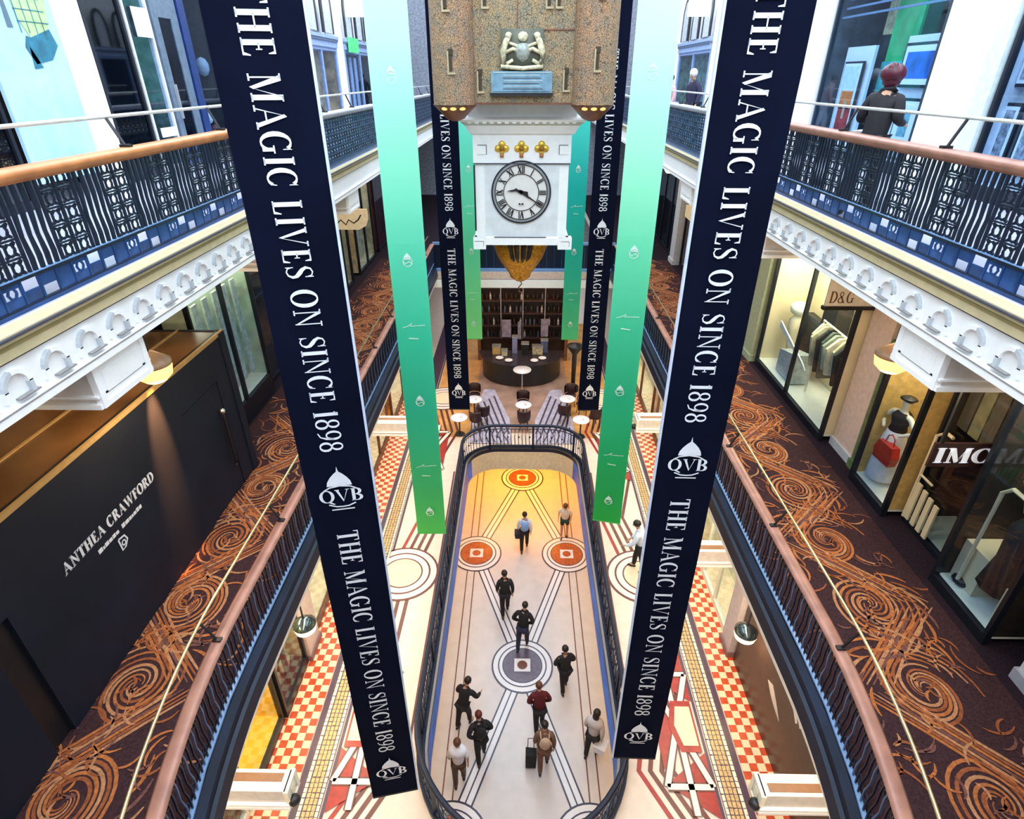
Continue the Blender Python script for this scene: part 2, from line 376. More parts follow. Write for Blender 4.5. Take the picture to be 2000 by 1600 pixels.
for s in (-1, 1):       # cobble band: rows of little stones
    y = 3.0
    while y < 22:
        h = random.uniform(.085, .12)
        for j, (xa, xb) in enumerate(((3.72, 3.785), (3.80, 3.87), (3.88, 3.95), (3.96, 4.03), (4.05, 4.12))):
            o = random.uniform(-.012, .012); m_ = GCW if j in (0, 4) else GC
            mb.poly([(s*(xa+.003), y+.006+o, z+.016), (s*(xb-.003), y+.006, z+.016), (s*(xb-.003), y+h-.008, z+.016), (s*(xa+.003), y+h-.008+o, z+.016)][::s], m_)
        y += h
    q = .155            # red and cream checks
    for i in range(int(19/q)):
        for j in range(5):
            xa = 4.27+j*q; ya = 3.0+i*q
            mb.poly([(s*(xa+a*q), ya+b*q, z+.018) for a, b in ((0, 0), (1, 0), (1, 1), (0, 1))][::s], GX if (i+j) % 2 else GXC)
struct(mb.build('floor', origin=1))

# opening edge: fascia painted with sky reflection and far-end warm light, plus iron balustrade
BF = M('fascia_sky_tint', (.025, .15, .75), .5, .0, var=.4, scale=1.2)
mb = MB(); wall_strip(mb, hole(0), GF-.04, GF+.10, NAVY2); Hf = hole(0); k = len(Hf)
for i in range(k):
    p, q = Hf[i], Hf[(i+1) % k]; mb.use(BF if (p[1]+q[1])/2 < 16.9 else M('fascia_warm_tint', (.70, .58, .38), .5))
    mb.add([(p[0], p[1], GF-.76), (q[0], q[1], GF-.76), (q[0], q[1], GF-.04), (p[0], p[1], GF-.04)], [[0, 1, 2, 3]])
mb.use(WHT2); wall_strip(mb, hole(-.01), GF-.80, GF-.74, M('underside_cream', (.74, .62, .40), .5))
struct(mb.build('trim_1', origin=1))
bal = empty('atrium_balustrade', (0, 0, GF), 0, 'dark iron balustrade ringing the oval floor opening, people walking below', 'balustrade')
def along(H, step):
    out = []; k = len(H); acc = 0
    for i in range(k):
        a = Vector(H[i]); b = Vector(H[(i+1) % k]); L = (b-a).length; t = acc
        while t < L: out.append((a+(b-a)*(t/L), (b-a).normalized())); t += step
        acc = t-L
    return out
Hr = hole(.14, 12)
m_ = MB(); m_.tube([(p[0], p[1], .98) for p in Hr], .055, 8, NAVY2, closed=True); m_.build('handrail', None, bal, True)
m_ = MB(); m_.tube([(p[0], p[1], .16) for p in Hr], .022, 5, NAVY2, closed=True); m_.tube([(p[0], p[1], .84) for p in Hr], .018, 5, NAVY2, closed=True); m_.build('rail', None, bal)
IRL = M('iron_highlight', (.10, .16, .30), .3, .4)
m_ = MB()
for i, (p, d) in enumerate(along(Hr, .13)):
    m_.tube([(p.x, p.y, .16), (p.x+d.x*.02, p.y+d.y*.02, .5), (p.x, p.y, .84)], .014, 4, NAVY2 if i % 3 else IRL)
    if i % 3 == 0: m_.ball((p.x, p.y, .5), .035, 6, NAVY2)
tag(m_.build('iron_screen', None, bal), kind='stuff')
for i, (p, d) in enumerate(along(Hr, 1.55)):
    bx('post', NAVY2, bal, p.x-.035, p.x+.035, p.y-.035, p.y+.035, 0, 1.0)
# darker plinth the balusters stand on
m_ = MB(); Hp = hole(.22, 12); wall_strip(m_, Hp, 0, .12, NAVY2); m_.use(NAVY2); Hi = hole(.05, 12); k = len(Hp)
m_.add([(p[0], p[1], .12) for p in Hp]+[(p[0], p[1], .12) for p in Hi], [(i, (i+1) % k, k+(i+1) % k, k+i) for i in range(k)]); m_.build('plinth', None, bal)

# ================================================================= upper galleries
def edge1(y, s, off=0):
    x = 3.60 if y > 5 else 3.60-.30*((5-y)/2.4)**2
    return s*(x+off)
YN = -.6
YS = [YN+.35*i for i in range(17)]+[5.5]
CARP = M('carpet_base', (.045, .022, .026), .95, var=.35, scale=40, spec=.1)
CARPD = M('carpet_plain_border', (.022, .014, .022), .95, var=.3, scale=30, spec=.1)
TILE2 = M('upper_gallery_tile', (.40, .41, .50), .35, var=.12, scale=2)
def gallery_floor(s, zt, th, xo, edgef, mat, y1, name='floor'):
    mb = MB(); mb.use(mat); ys = YS+[y1]
    P = [(edgef(y, s), y) for y in ys]; k = len(ys)
    for (z_, m_) in ((zt, mat), (zt-th, M('soffit_plaster', (.50, .45, .38), .7))):
        mb.use(m_)
        mb.add([(p[0], p[1], z_) for p in P]+[(s*xo, p[1], z_) for p in P], [(i, i+1, k+i+1, k+i) for i in range(k-1)])
    mb.use(WHT2); mb.add([(p[0], p[1], zt) for p in P]+[(p[0], p[1], zt-th) for p in P], [(i, i+1, k+i+1, k+i) for i in range(k-1)])
    return struct(mb.build(name, origin=1))
for s in (-1, 1):
    gallery_floor(s, L1, .32, 9, lambda y, s: edge1(y, s, -.05), CARPD, 40)
    gallery_floor(s, L2, .50, 9, lambda y, s: s*4.0, TILE2, 40)
# bridges across the far end
struct(MB().box(-3.6, 3.6, 23.1, 26.5, L1-.6, L1, WHT).build('floor'))

# scroll carpets (woven pattern lies in the pile)
CO = [M('carpet_orange', (.40, .135, .045), .95, var=.3, scale=30, spec=.1), M('carpet_rust', (.27, .085, .035), .95, var=.3, scale=30, spec=.1), M('carpet_tan', (.42, .20, .10), .95, var=.3, scale=30, spec=.1), M('carpet_plum', (.16, .07, .06), .95, var=.3, scale=30, spec=.1)]
def spiral(mb, c, r0, turns, a0, d, w, z, mat, sq=1.15, inner=.12):
    pts = []; ws = []; n = int(26*turns)
    for i in range(n+1):
        t = i/n; a = a0+d*2*math.pi*turns*t; r = r0*(inner+(1-inner)*(1-t)**1.05)
        pts.append((c[0]+r*math.cos(a), c[1]+r*sq*math.sin(a))); ws.append(w*(.35+.65*math.sin(math.pi*min(1, .12+t*.95))))
    mb.ribbon(pts, ws, z, mat)
def frond(mb, p, a, L, bend, w, z, mat):
    pts = []; ws = []; x, y = p; n = 7
    for i in range(n+1):
        t = i/n; pts.append((x, y)); ws.append(w*(.25+math.sin(math.pi*(t*.9+.05)))*.8)
        x += math.cos(a+bend*t)*L/n; y += math.sin(a+bend*t)*L/n
    mb.ribbon(pts, ws, z, mat)
def carpet(s, x0, x1, label, centres):
    random.seed(11 if s > 0 else 12)
    mb = MB(); z = L1+.012
    ys = [y for y in YS if y < 6]+[24.5]
    k = len(ys); P = [(edge1(y, s, .12), y) for y in ys]
    mb.use(CARP); mb.add([(p[0], p[1], z) for p in P]+[(s*x1, p[1], z) for p in P], [(i, i+1, k+i+1, k+i) for i in range(k-1)])
    z += .004; x0c = 3.72
    for n, (cx, cy) in enumerate(centres):
        d = 1 if n % 2 else -1; base = random.uniform(-.4, .4)+(math.pi if s < 0 else 0)
        for j in range(5): spiral(mb, (s*cx, cy), .68-.085*j, 1.75-.12*j, base+j*.25, d*s, .042, z+.0006*j, CO[(j+n) % 3])
        for j in range(9):
            a = base+j*.33*d*s+.6; rr_ = .66
            frond(mb, (s*cx+rr_*math.cos(a), cy+rr_*1.1*math.sin(a)), a+1.0*d*s, random.uniform(.32, .55), .9*d*s, .045, z+.004, CO[j % 4])
        for j in range(5): frond(mb, (s*cx+random.uniform(-.1, .1), cy+random.uniform(-.1, .1)), base+j*1.2, .2, 1.6, .035, z+.004, CO[(j+1) % 4])
        # long acanthus sweep to the next scroll
        if n+1 < len(centres):
            ny = centres[n+1]; mx = (s*cx+s*ny[0])/2; my = (cy+ny[1])/2
            for j in range(7):
                o = (j-3)*.085; q = [(s*cx+(-.62 if (n % 2) == (s > 0) else .62)+o, cy+.05), (mx+o*.6, my), (s*ny[0]+(.62 if (n % 2) == (s > 0) else -.62)+o, ny[1]-.05)]
                pts = [((1-t)**2*q[0][0]+2*t*(1-t)*q[1][0]+t*t*q[2][0], (1-t)**2*q[0][1]+2*t*(1-t)*q[1][1]+t*t*q[2][1]) for t in [i/9 for i in range(10)]]
                pts = [(s*min(x1-.03, max(edge1(p[1], 1, .16), s*p[0])), p[1]) for p in pts]
                mb.ribbon(pts, [.016+.024*math.sin(math.pi*t/9) for t in range(10)], z+.002, CO[j % 4])
            for j in range(30):
                a = random.uniform(0, 6.28); px = s*random.uniform(3.95, x1-.15); py = my+random.uniform(-.45, .45)
                frond(mb, (px, py), a, random.uniform(.2, .5), random.choice((-1.6, 1.6)), .034, z+.006, CO[j % 4])
    o = mb.build('carpet_runner', origin=1)
    # keep strays inside the runner
    for v in o.data.vertices:
        if s*v.co.x > x1-.01: v.co.x = s*(x1-.01)
        lo = edge1(v.co.y, 1, .13)
        if s*v.co.x < lo: v.co.x = s*lo
    return tag(o, label, 'carpet')
cyR = [3.35+1.36*i for i in range(16)]
carpet(1, 3.7, 6.05, 'scroll-patterned orange and brown carpet runner beside the lit shop windows', [(5.02, y) for i, y in enumerate(cyR)])
carpet(-1, 3.7, 6.05, 'scroll-patterned orange and brown carpet runner beside the charcoal hoarding', [(4.92, y-.1) for i, y in enumerate(cyR)])

# iron panel used along the galleries
def flat(mb, polys, th, mat, x0=0, z0=0, sx=1, sz=1):
    for p in polys: mb.prism([(x0+a*sx, -th/2, z0+b*sz) for a, b in p], (0, th, 0), mat)
def ring(cx, cy, r, w, n=8, ry=None):
    ry = ry or r; pts = [(cx+r*math.cos(2*math.pi*i/n), cy+ry*math.sin(2*math.pi*i/n)) for i in range(n+1)]
    return st(pts, [w]*(n+1))
def iron_panel_upper(parent=None):
    random.seed(5); mb = MB(); W = .80
    for x in (.03, .115, .20, .285): # wavy balusters in a group
        flat(mb, st([(x, .24), (x+.008, .36), (x-.006, .52), (x+.008, .70), (x, .95)], [.034, .040, .026, .040, .034]), .022, NAVY)
    zs = [.25+.14*i for i in range(6)]
    for x in (.36, .56, .77): flat(mb, [rr(x-.014, .24, x+.014, .95)], .02, NAVY)
    for z_ in zs: flat(mb, [rr(.36, z_-.007, .77, z_+.007)], .02, NAVY)
    for c in (.46, .665):
        for z_ in zs[:-1]:
            flat(mb, ring(c, z_+.07, .048, .019, 7), .014, NAVY)
            for a in (45, 135, 225, 315):
                ca, sa = math.cos(R(a)), math.sin(R(a)); flat(mb, st([(c+.05*ca, z_+.07+.05*sa), (c+.095*ca, z_+.07+.075*sa)], [.034, .016]), .014, NAVY)
    flat(mb, [rr(0, .252, W, .262)], .034, BLUEL); flat(mb, [rr(0, -.058, W, -.045)], .054, BLUEL)
    for z_ in (.03, .24, .95): flat(mb, [rr(0, z_-.014, W, z_+.014)], .03, NAVY)
    for x in (.02, .22, .42, .62): flat(mb, [rr(x-.012, .03, x+.012, .24)], .02, BLUE)
    flat(mb, [rr(.03, .13, .21, .23), rr(.23, .04, .41, .23), rr(.63, .04, .79, .14), rr(.43, .04, .61, .12), rr(.43, .19, .61, .23)], .01, M('blue_plate', (.010, .05, .19), .4, .3, var=.5, scale=6))
    flat(mb, ring(.52, .16, .045, .02, 6), .012, BLUE)
    flat(mb, [rr(0, -.06, W, .03)], .05, BLUE)
    o = mb.build('iron_panel', None, parent); return o
def iron_panel_far(parent=None):
    mb = MB(); W = .80; BI = M('mid_blue_iron', (.022, .055, .12), .35, .3, var=.3)
    for x in (.0, .2, .4, .6): flat(mb, [rr(x, 0, x+.02, .95)], .02, BI)
    for z_ in [.12*i for i in range(9)]: flat(mb, [rr(0, z_-.012, W, z_+.012)], .02, BI)
    for i in range(4):
        for k in range(7):
            flat(mb, ring(.11+.2*i, .19+.12*k, .055, .030, 6, .045), .014, BI if (i+k) % 3 else NAVY)
    flat(mb, [rr(0, 0, W, .10)], .03, BLUE); flat(mb, [rr(0, -.07, W, .0)], .05, BLUEL)
    return mb.build('iron_panel', None, parent)
def iron_panel_lower(parent=None):
    mb = MB(); W = .80; random.seed(9)
    for i in range(9):
        x = .03+i*.09; m_ = NAVY2 if i % 3 else IRL
        flat(mb, st([(x, .22), (x+.014, .38), (x-.012, .55), (x+.014, .72), (x, .95)], [.018, .024, .014, .024, .018]), .018, m_)
    for i in range(4):
        flat(mb, ring(.12+i*.2, .35, .05, .016, 6)+ring(.12+i*.2, .80, .05, .016, 6), .012, NAVY2)
    flat(mb, [rr(0, .93, W, .97)], .03, NAVY2); flat(mb, [rr(0, -.1, W, .19)], .03, NAVY2); flat(mb, [rr(0, .19, W, .215)], .05, BLUEL)
    return mb.build('iron_panel', None, parent)
def gallery_rail(name, label, zf, pathf, y0, y1, panelf, wood, step=.8, safety=(.12, 1.29), top=1.01, group=None):
    root = empty(name, (0, 0, zf), 0, label, 'balustrade', group)
    ys = []; y = y0
    while y < min(5.5, y1): ys.append(y); y += .3
    ys += [max(5.5, y0), y1]
    pts = [(pathf(y), y) for y in ys]
    m = MB()                # moulded handrail: wide cap with a rounded top
    prof = [(-.075, 0), (-.085, .03), (-.05, .06), (.05, .06), (.085, .03), (.075, 0), (.03, -.05), (-.03, -.05)]
    m.use(wood); k = len(pts)
    for i in range(k):
        a = pts[max(0, i-1)]; b = pts[min(k-1, i+1)]; q = math.hypot(b[0]-a[0], b[1]-a[1]); nx, ny = (b[1]-a[1])/q, -(b[0]-a[0])/q
        m.v += [(pts[i][0]+nx*u, pts[i][1]+ny*u, top-.05+v) for u, v in prof]
    n = len(prof)
    for i in range(k-1):
        for j in range(n): m.f.append([i*n+j, i*n+(j+1) % n, (i+1)*n+(j+1) % n, (i+1)*n+j]); m.m.append(0)
    m.build('handrail', None, root, True)
    m = MB(); m.tube([(p[0]+math.copysign(safety[0], p[0]), p[1], safety[1]) for p in pts], .019, 6, PALERAIL if zf > 10 else BRASS); m.build('safety_rail', None, root, True)
    # brackets that carry the upper safety rail
    y = y0+1.2
    while y < y1:
        x = pathf(y); sg = math.copysign(1, x)
        mm = MB(); mm.tube([(x, y, top), (x+sg*.05, y, top+.12), (x+sg*safety[0], y, safety[1])], .016, 5, BLACK); mm.box(x-.05, x+.05, y-.03, y+.03, top, top+.035, BLACK); mm.build('bracket', None, root); y += 2.1
    # panels
    proto = None; y = y0
    while y < y1-.2:
        x = pathf(y); yb = y+step; xb = pathf(yb)
        for _ in range(3):
            d = math.hypot(xb-x, yb-y); yb = y+(yb-y)*step/d; xb = pathf(yb)
        if proto is None: o = proto = panelf(root)
        else: o = proto.copy(); COL.objects.link(o)
        o.location = (x, y, 0); o.rotation_euler = (0, 0, math.atan2(yb-y, xb-x)); y = yb
    return root
for s, side in ((-1, 'left'), (1, 'right')):
    sh = 'poster and navy shop door' if s < 0 else 'framed pictures and the woman in black'
    gallery_rail('gallery_balustrade', 'upper gallery iron balustrade facing the '+sh, L2, lambda y, s=s: s*4.05, 3.0, 11.2, iron_panel_upper, WOOD if s < 0 else WOODP)
    gallery_rail('gallery_balustrade', 'distant upper gallery blue iron balustrade with pale handrail, '+side+' of the castle clock', L2, lambda y, s=s: s*3.98, 11.6, 30, iron_panel_far, M('pale_lilac_rail', (.52, .55, .66), .4))
    nw = empty('newel_post', (s*4.02, 11.4, L2-.05), 0, 'white newel post ending the wooden handrail, '+side+' upper gallery', 'post'); m_ = MB(); m_.box(-.09, .09, -.1, .1, 0, 1.12, WHT); m_.build('shaft', None, nw); m_ = MB(); m_.box(-.12, .12, -.13, .13, 1.12, 1.18, WHT); m_.ball((0, 0, 1.26), .09, 10, WHT); m_.build('cap', None, nw)
    sh = 'charcoal hoarding' if s < 0 else 'lit fashion windows'
    gallery_rail('gallery_balustrade', 'lower gallery dark iron balustrade before the '+sh, L1, lambda y, s=s: edge1(y, s), 1.2, 23, iron_panel_lower, WOODP, safety=(.14, 1.30))
# bridge balustrade
br = empty('bridge_balustrade', (0, 23.15, L1), 0, 'navy solid-looking iron balustrade across the far bridge behind the clock', 'balustrade')
m = MB(); m.box(-3.6, 3.6, -.04, .04, .95, 1.05, BLUEL); m.build('handrail', None, br)
m = MB(); m.box(-3.6, 3.6, -.02, .02, .02, .95, NAVY); [m.box(-3.6+.3*i, -3.57+.3*i, -.035, -.02, .02, .95, BLUE) for i in range(25)]; m.build('iron_screen', None, br)
m = MB(); m.box(-3.6, 3.6, -.06, .02, -.02, .03, BLUEL); m.build('rail', None, br)

# fascias
def arcade(mb, s, X, y0, y1, step, zt):
    """row of small blind arches with a moulded hood and a tiny sill"""
    y = y0
    AR = M('arch_shade_grey', (.50, .54, .58), .6)  # shade of the niche, painted on half of each hood
    while y < y1:
        pts = [(y+.105*math.cos(R(a)), zt-.17+.105*math.sin(R(a))) for a in range(0, 181, 20)]
        out = [(y+.14*math.cos(R(a)), zt-.17+.14*math.sin(R(a))) for a in range(0, 181, 20)]
        xf = X-s*.035
        for i in range(len(pts)-1):
            q = [pts[i], pts[i+1], out[i+1], out[i]]
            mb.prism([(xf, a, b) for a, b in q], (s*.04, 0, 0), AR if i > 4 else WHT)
        mb.box(xf, X, y-.14, y-.105, zt-.25, zt-.16, WHT)
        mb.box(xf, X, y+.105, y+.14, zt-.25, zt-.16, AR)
        mb.box(xf-s*.01, X, y-.04, y+.17, zt-.262, zt-.25, M('sill_line', (.25, .24, .24), .6))
        y += step
for s in (-1, 1):
    X = s*3.90
    mb = MB()
    mb.box(X, s*4.1, YN, 40, E(-2.22), E(-1.84), WHT)
    mb.box(s*3.83, s*4.1, YN, 40, E(-1.70), E(-1.64), CREAM)
    mb.box(s*3.80, s*3.86, YN, 40, E(-1.665), E(-1.65), INK)
    mb.box(s*3.85, s*4.1, YN, 40, E(-1.74), E(-1.70), GOLDM)
    mb.box(s*3.86, s*4.1, YN, 40, E(-1.82), E(-1.74), CREAM)
    mb.box(s*3.885, s*4.1, YN, 40, E(-1.84), E(-1.825), INK)
    mb.box(s*3.86, s*4.1, YN, 40, E(-2.24), E(-2.16), WHT)
    mb.box(s*3.855, s*4.1, YN, 40, E(-2.175), E(-2.165), M('sill_line', (.25, .24, .24), .6))
    arcade(mb, s, X, 3.0, 11.3, .42 if s < 0 else .46, E(-1.86))
    struct(mb.build('trim_2' if s < 0 else 'trim_3', origin=1))
    # lower gallery edge
    mb = MB(); ys = YS+[23.1]; k = len(ys)
    def rib(x_off0, z0, x_off1, z1, mat):
        mb.use(mat); mb.add([(edge1(y, s, x_off0), y, E(z0)) for y in ys]+[(edge1(y, s, x_off1), y, E(z1)) for y in ys], [(i, i+1, k+i+1, k+i) for i in range(k-1)])
    FAS = M('navy_fascia', (.004, .010, .028), .5, .0, var=.5, scale=1.5, spec=.25)
    rib(-.02, -6.55, -.11, -6.60, FAS); rib(-.11, -6.60, -.11, -6.72, FAS); rib(-.11, -6.72, -.15, -6.75, M('navy_line', (.012, .022, .045), .5)); rib(-.15, -6.75, -.16, -6.98, FAS); rib(-.16, -6.98, -.10, -7.02, BLACK)
    rib(-.10, -7.02, -.04, -7.30, WHT); rib(-.04, -7.30, .4, -7.36, WHT2)
    struct(mb.build('trim_4' if s < 0 else 'trim_5', origin=1))
# bridge fascia bands
mb = MB(); mb.box(-3.6, 3.6, 23.0, 23.1, E(-6.78), E(-6.68), BLUEL); mb.box(-3.6, 3.6, 22.98, 23.1, E(-7.08), E(-6.78), M('bridge_panel', (.66, .52, .46), .6)); mb.box(-3.6, 3.6, 22.96, 23.1, E(-7.09), E(-7.075), INK)
mb.box(-3.6, 3.6, 22.94, 23.1, E(-7.42), E(-7.09), WHT); struct(mb.build('trim_6', origin=1))
# ================================================================= banners
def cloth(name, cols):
    """banner cloth: the colour runs from pale at the top of the strip to green at its hem"""
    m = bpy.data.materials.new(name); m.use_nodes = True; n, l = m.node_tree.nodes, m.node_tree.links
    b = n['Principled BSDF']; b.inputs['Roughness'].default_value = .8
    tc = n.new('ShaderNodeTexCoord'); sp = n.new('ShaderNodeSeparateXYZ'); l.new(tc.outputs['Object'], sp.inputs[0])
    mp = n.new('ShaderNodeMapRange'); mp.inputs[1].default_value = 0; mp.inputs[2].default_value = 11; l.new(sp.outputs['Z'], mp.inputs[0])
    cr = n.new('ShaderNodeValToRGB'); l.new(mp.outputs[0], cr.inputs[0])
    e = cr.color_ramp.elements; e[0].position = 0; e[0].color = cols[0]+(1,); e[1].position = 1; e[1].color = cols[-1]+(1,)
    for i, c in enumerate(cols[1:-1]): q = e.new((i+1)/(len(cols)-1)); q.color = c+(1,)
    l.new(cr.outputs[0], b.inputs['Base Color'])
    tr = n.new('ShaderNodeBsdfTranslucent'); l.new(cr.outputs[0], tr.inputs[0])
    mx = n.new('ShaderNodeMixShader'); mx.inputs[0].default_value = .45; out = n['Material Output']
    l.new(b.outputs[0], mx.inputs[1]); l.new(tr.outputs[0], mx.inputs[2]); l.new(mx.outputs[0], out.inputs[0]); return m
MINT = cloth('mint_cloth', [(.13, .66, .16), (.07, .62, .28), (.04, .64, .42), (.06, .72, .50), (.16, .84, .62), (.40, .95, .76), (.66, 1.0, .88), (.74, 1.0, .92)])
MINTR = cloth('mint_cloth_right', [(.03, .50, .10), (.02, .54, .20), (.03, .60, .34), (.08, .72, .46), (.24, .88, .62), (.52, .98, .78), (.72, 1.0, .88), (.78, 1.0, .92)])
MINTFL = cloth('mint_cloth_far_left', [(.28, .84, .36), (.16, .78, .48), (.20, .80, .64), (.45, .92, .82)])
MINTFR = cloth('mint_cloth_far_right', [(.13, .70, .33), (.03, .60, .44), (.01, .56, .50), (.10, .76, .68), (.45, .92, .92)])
BW, BT = .64, 11.0       # banner width, height of the part in view
LOGOM = M('pale_logo', (.62, .86, .80), .7)
def banner(kind, x, y, rz, zb, label, group, hem=0, mint=MINT):
    root = empty('hanging_banner', (x, y, zb), rz, label, 'banner', group)
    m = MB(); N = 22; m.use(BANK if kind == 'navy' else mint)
    for side in (0, 1):
        b = len(m.v)
        for i in range(N+1):
            zz = BT*i/N; yy = .010*math.sin(i*1.3)*(0 if i == 0 else 1)+side*.012
            m.v += [(-BW/2, yy, zz), (BW/2, yy+.006*math.sin(i*.9), zz)]
        for i in range(N): m.f.append([b+2*i, b+2*i+1, b+2*i+3, b+2*i+2][::(1 if side == 0 else -1)]); m.m.append(0)
    cl = m.build('cloth', None, root); root_, root = root, cl
    if kind == 'navy':
        for z0, fit, s_ in ((4.98, 3.92, 'THE MAGIC LIVES ON SINCE 1898'), (9.56, 3.62, 'THE MAGIC LIVES ON SINCE 1898')):
            words(root, s_, .215, (-.115, -.018, z0), (0, 0, -1), (1, 0, 0), TEXTW, fit)
        m = MB(); text(m, '1898', .215, (-.115, -.018, 10.95), (0, 0, -1), (1, 0, 0), fit=.5, mat=TEXTW); m.build('lettering', None, root)
        for k in range(2):
            m = MB(); dome_logo(m, (0, -.018, .66+k*4.86), .50, TEXTW, full=True); m.build('emblem', None, root)
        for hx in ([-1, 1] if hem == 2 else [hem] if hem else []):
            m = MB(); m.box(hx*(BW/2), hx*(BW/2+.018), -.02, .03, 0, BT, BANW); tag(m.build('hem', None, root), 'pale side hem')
    else:
        for k in range(4):
            m = MB(); dome_logo(m, (0, -.018, .62+k*2.8), .30, LOGOM, full=False); m.build('emblem', None, root)
        m = MB()
        for zc in (1.85, 5.0):
            for q in st([(-.20, zc-.03), (-.1, zc+.0), (-.02, zc+.06), (-.06, zc), (.1, zc+.01), (.22, zc+.02)], [.012]*6): m.poly([(a, -.018, b) for a, b in q], LOGOM)
            m.poly([(-.10, -.018, zc-.25), (.08, -.018, zc-.26), (.08, -.018, zc-.24), (-.10, -.018, zc-.23)])
        m.build('script', None, root)
    root = root_
    # hanging rod inside the hem pocket
    bx('hem_rod', BLACKM if kind == 'navy' else MINT, root, -BW/2, BW/2, -.006, .018, -.03, .0)
    return root
Z0 = E(-9)
GBn = 'banners hanging down the middle of the atrium'
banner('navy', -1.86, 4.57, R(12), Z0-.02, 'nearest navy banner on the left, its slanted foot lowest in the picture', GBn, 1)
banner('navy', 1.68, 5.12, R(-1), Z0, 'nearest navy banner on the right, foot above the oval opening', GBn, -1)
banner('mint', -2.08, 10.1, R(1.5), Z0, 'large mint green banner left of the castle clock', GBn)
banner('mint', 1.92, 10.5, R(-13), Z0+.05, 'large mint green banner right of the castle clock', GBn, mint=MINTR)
banner('navy', -1.98, 15.8, 0, Z0, 'far navy banner hanging just left of the clock', GBn)
banner('navy', 2.02, 15.8, 0, Z0, 'far navy banner hanging just right of the clock', GBn)
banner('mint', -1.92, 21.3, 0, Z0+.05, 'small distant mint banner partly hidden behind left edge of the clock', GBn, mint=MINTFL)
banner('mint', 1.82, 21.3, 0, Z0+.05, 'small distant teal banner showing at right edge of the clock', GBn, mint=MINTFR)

# ================================================================= castle clock
def stonemat(name, c0, c1, mortar):
    m = bpy.data.materials.new(name); m.use_nodes = True; n, l = m.node_tree.nodes, m.node_tree.links
    b = n['Principled BSDF']; b.inputs['Roughness'].default_value = .75
    tc = n.new('ShaderNodeTexCoord')
    nz = n.new('ShaderNodeTexNoise'); nz.inputs['Scale'].default_value = 7; nz.inputs['Detail'].default_value = 5; l.new(tc.outputs['Object'], nz.inputs[0])
    cr = n.new('ShaderNodeValToRGB'); cr.color_ramp.elements[0].position = .35; cr.color_ramp.elements[0].color = c0+(1,); cr.color_ramp.elements[1].position = .65; cr.color_ramp.elements[1].color = c1+(1,)
    l.new(nz.outputs['Fac'], cr.inputs[0])
    mixv = n.new('ShaderNodeVectorMath'); mixv.operation = 'MULTIPLY_ADD'; mixv.inputs[1].default_value = (.12, .12, .12); l.new(nz.outputs['Color'], mixv.inputs[0]); l.new(tc.outputs['Object'], mixv.inputs[2])
    vo = n.new('ShaderNodeTexVoronoi'); vo.feature = 'DISTANCE_TO_EDGE'; vo.inputs['Scale'].default_value = 26; l.new(mixv.outputs[0], vo.inputs['Vector'])
    c2 = n.new('ShaderNodeValToRGB'); c2.color_ramp.elements[0].position = .02; c2.color_ramp.elements[0].color = mortar+(1,); c2.color_ramp.elements[1].position = .09; c2.color_ramp.elements[1].color = (1, 1, 1, 1); l.new(vo.outputs['Distance'], c2.inputs[0])
    mx = n.new('ShaderNodeMix'); mx.data_type = 'RGBA'; mx.blend_type = 'MULTIPLY'; mx.inputs[0].default_value = .85
    l.new(cr.outputs[0], mx.inputs[6]); l.new(c2.outputs[0], mx.inputs[7]); l.new(mx.outputs[2], b.inputs['Base Color'])
    bp = n.new('ShaderNodeBump'); bp.inputs['Strength'].default_value = .35; bp.inputs['Distance'].default_value = .02; l.new(vo.outputs['Distance'], bp.inputs['Height']); l.new(bp.outputs[0], b.inputs['Normal']); return m
STONE = stonemat('castle_stone', (.42, .30, .16), (.26, .24, .17), (.10, .06, .035))
STONEB = stonemat('castle_tower_stone', (.46, .27, .15), (.30, .23, .16), (.11, .06, .035))
ck = empty('hanging_clock', (-.1, 12.0, E(-3.0)), 0, 'white box clock with roman dial hanging under a brown stone castle', 'clock')
Cz = 3.0               # eye level in the clock's own height
CB = Cz-.42            # castle foot
m = MB(); m.box(-.95, .98, -.60, 1.5, CB, CB+3.2, STONE); m.box(-.25, .98, -.615, -.60, CB+1.08, CB+1.10, WOODD); m.box(-.10, -.085, -.615, -.6, CB+1.1, CB+3.2, WOODD)
m.box(-.93, .96, -.64, -.60, CB, CB+.03, WOODD); m.build('castle_wall', None, ck)
for sx_ in (-1, 1):
    for yy in (-.62, 1.5):
        cx = sx_*1.19+.02
        m = MB(); n = 14
        m.lathe([(.36, 0), (.36, 3.2), (.40, 3.2), (.40, 3.3)], (cx, yy, CB), 20, STONEB); o = m.build('tower', None, ck, False)
        if yy < 0:
            m = MB(); m.lathe([(.05, -.26), (.16, -.22), (.30, -.08), (.38, 0)], (cx, yy+.04, CB), 16, WOODD); m.build('tower_foot', None, ck, True)
            for a in (-120, -90, -60):
                mm = MB(); mm.ball((cx+.30*math.cos(R(a)), yy+.02+.30*math.sin(R(a)), CB-.055), .055, 8, M('amber_bulb', (1, .45, .12), .4, emit=1.4), (1, 1, .5)); mm.build('footlight', None, ck)
SL = M('slit_dark', (.055, .04, .025), .8); SLE = M('slit_pale', (.46, .38, .24), .7)
def slit(x, z, yy, h=.26):
    m = MB(); m.box(x-.025, x+.025, yy-.012, yy+.01, z, z+h, SL); m.box(x-.055, x-.03, yy-.03, yy+.01, z-.02, z+h+.02, SLE); m.box(x-.055, x+.07, yy-.03, yy+.01, z-.05, z-.02, SLE); m.box(x-.04, x+.04, yy-.02, yy+.01, z+h-.03, z+h+.05, SL); m.build('arrow_slit', None, ck)
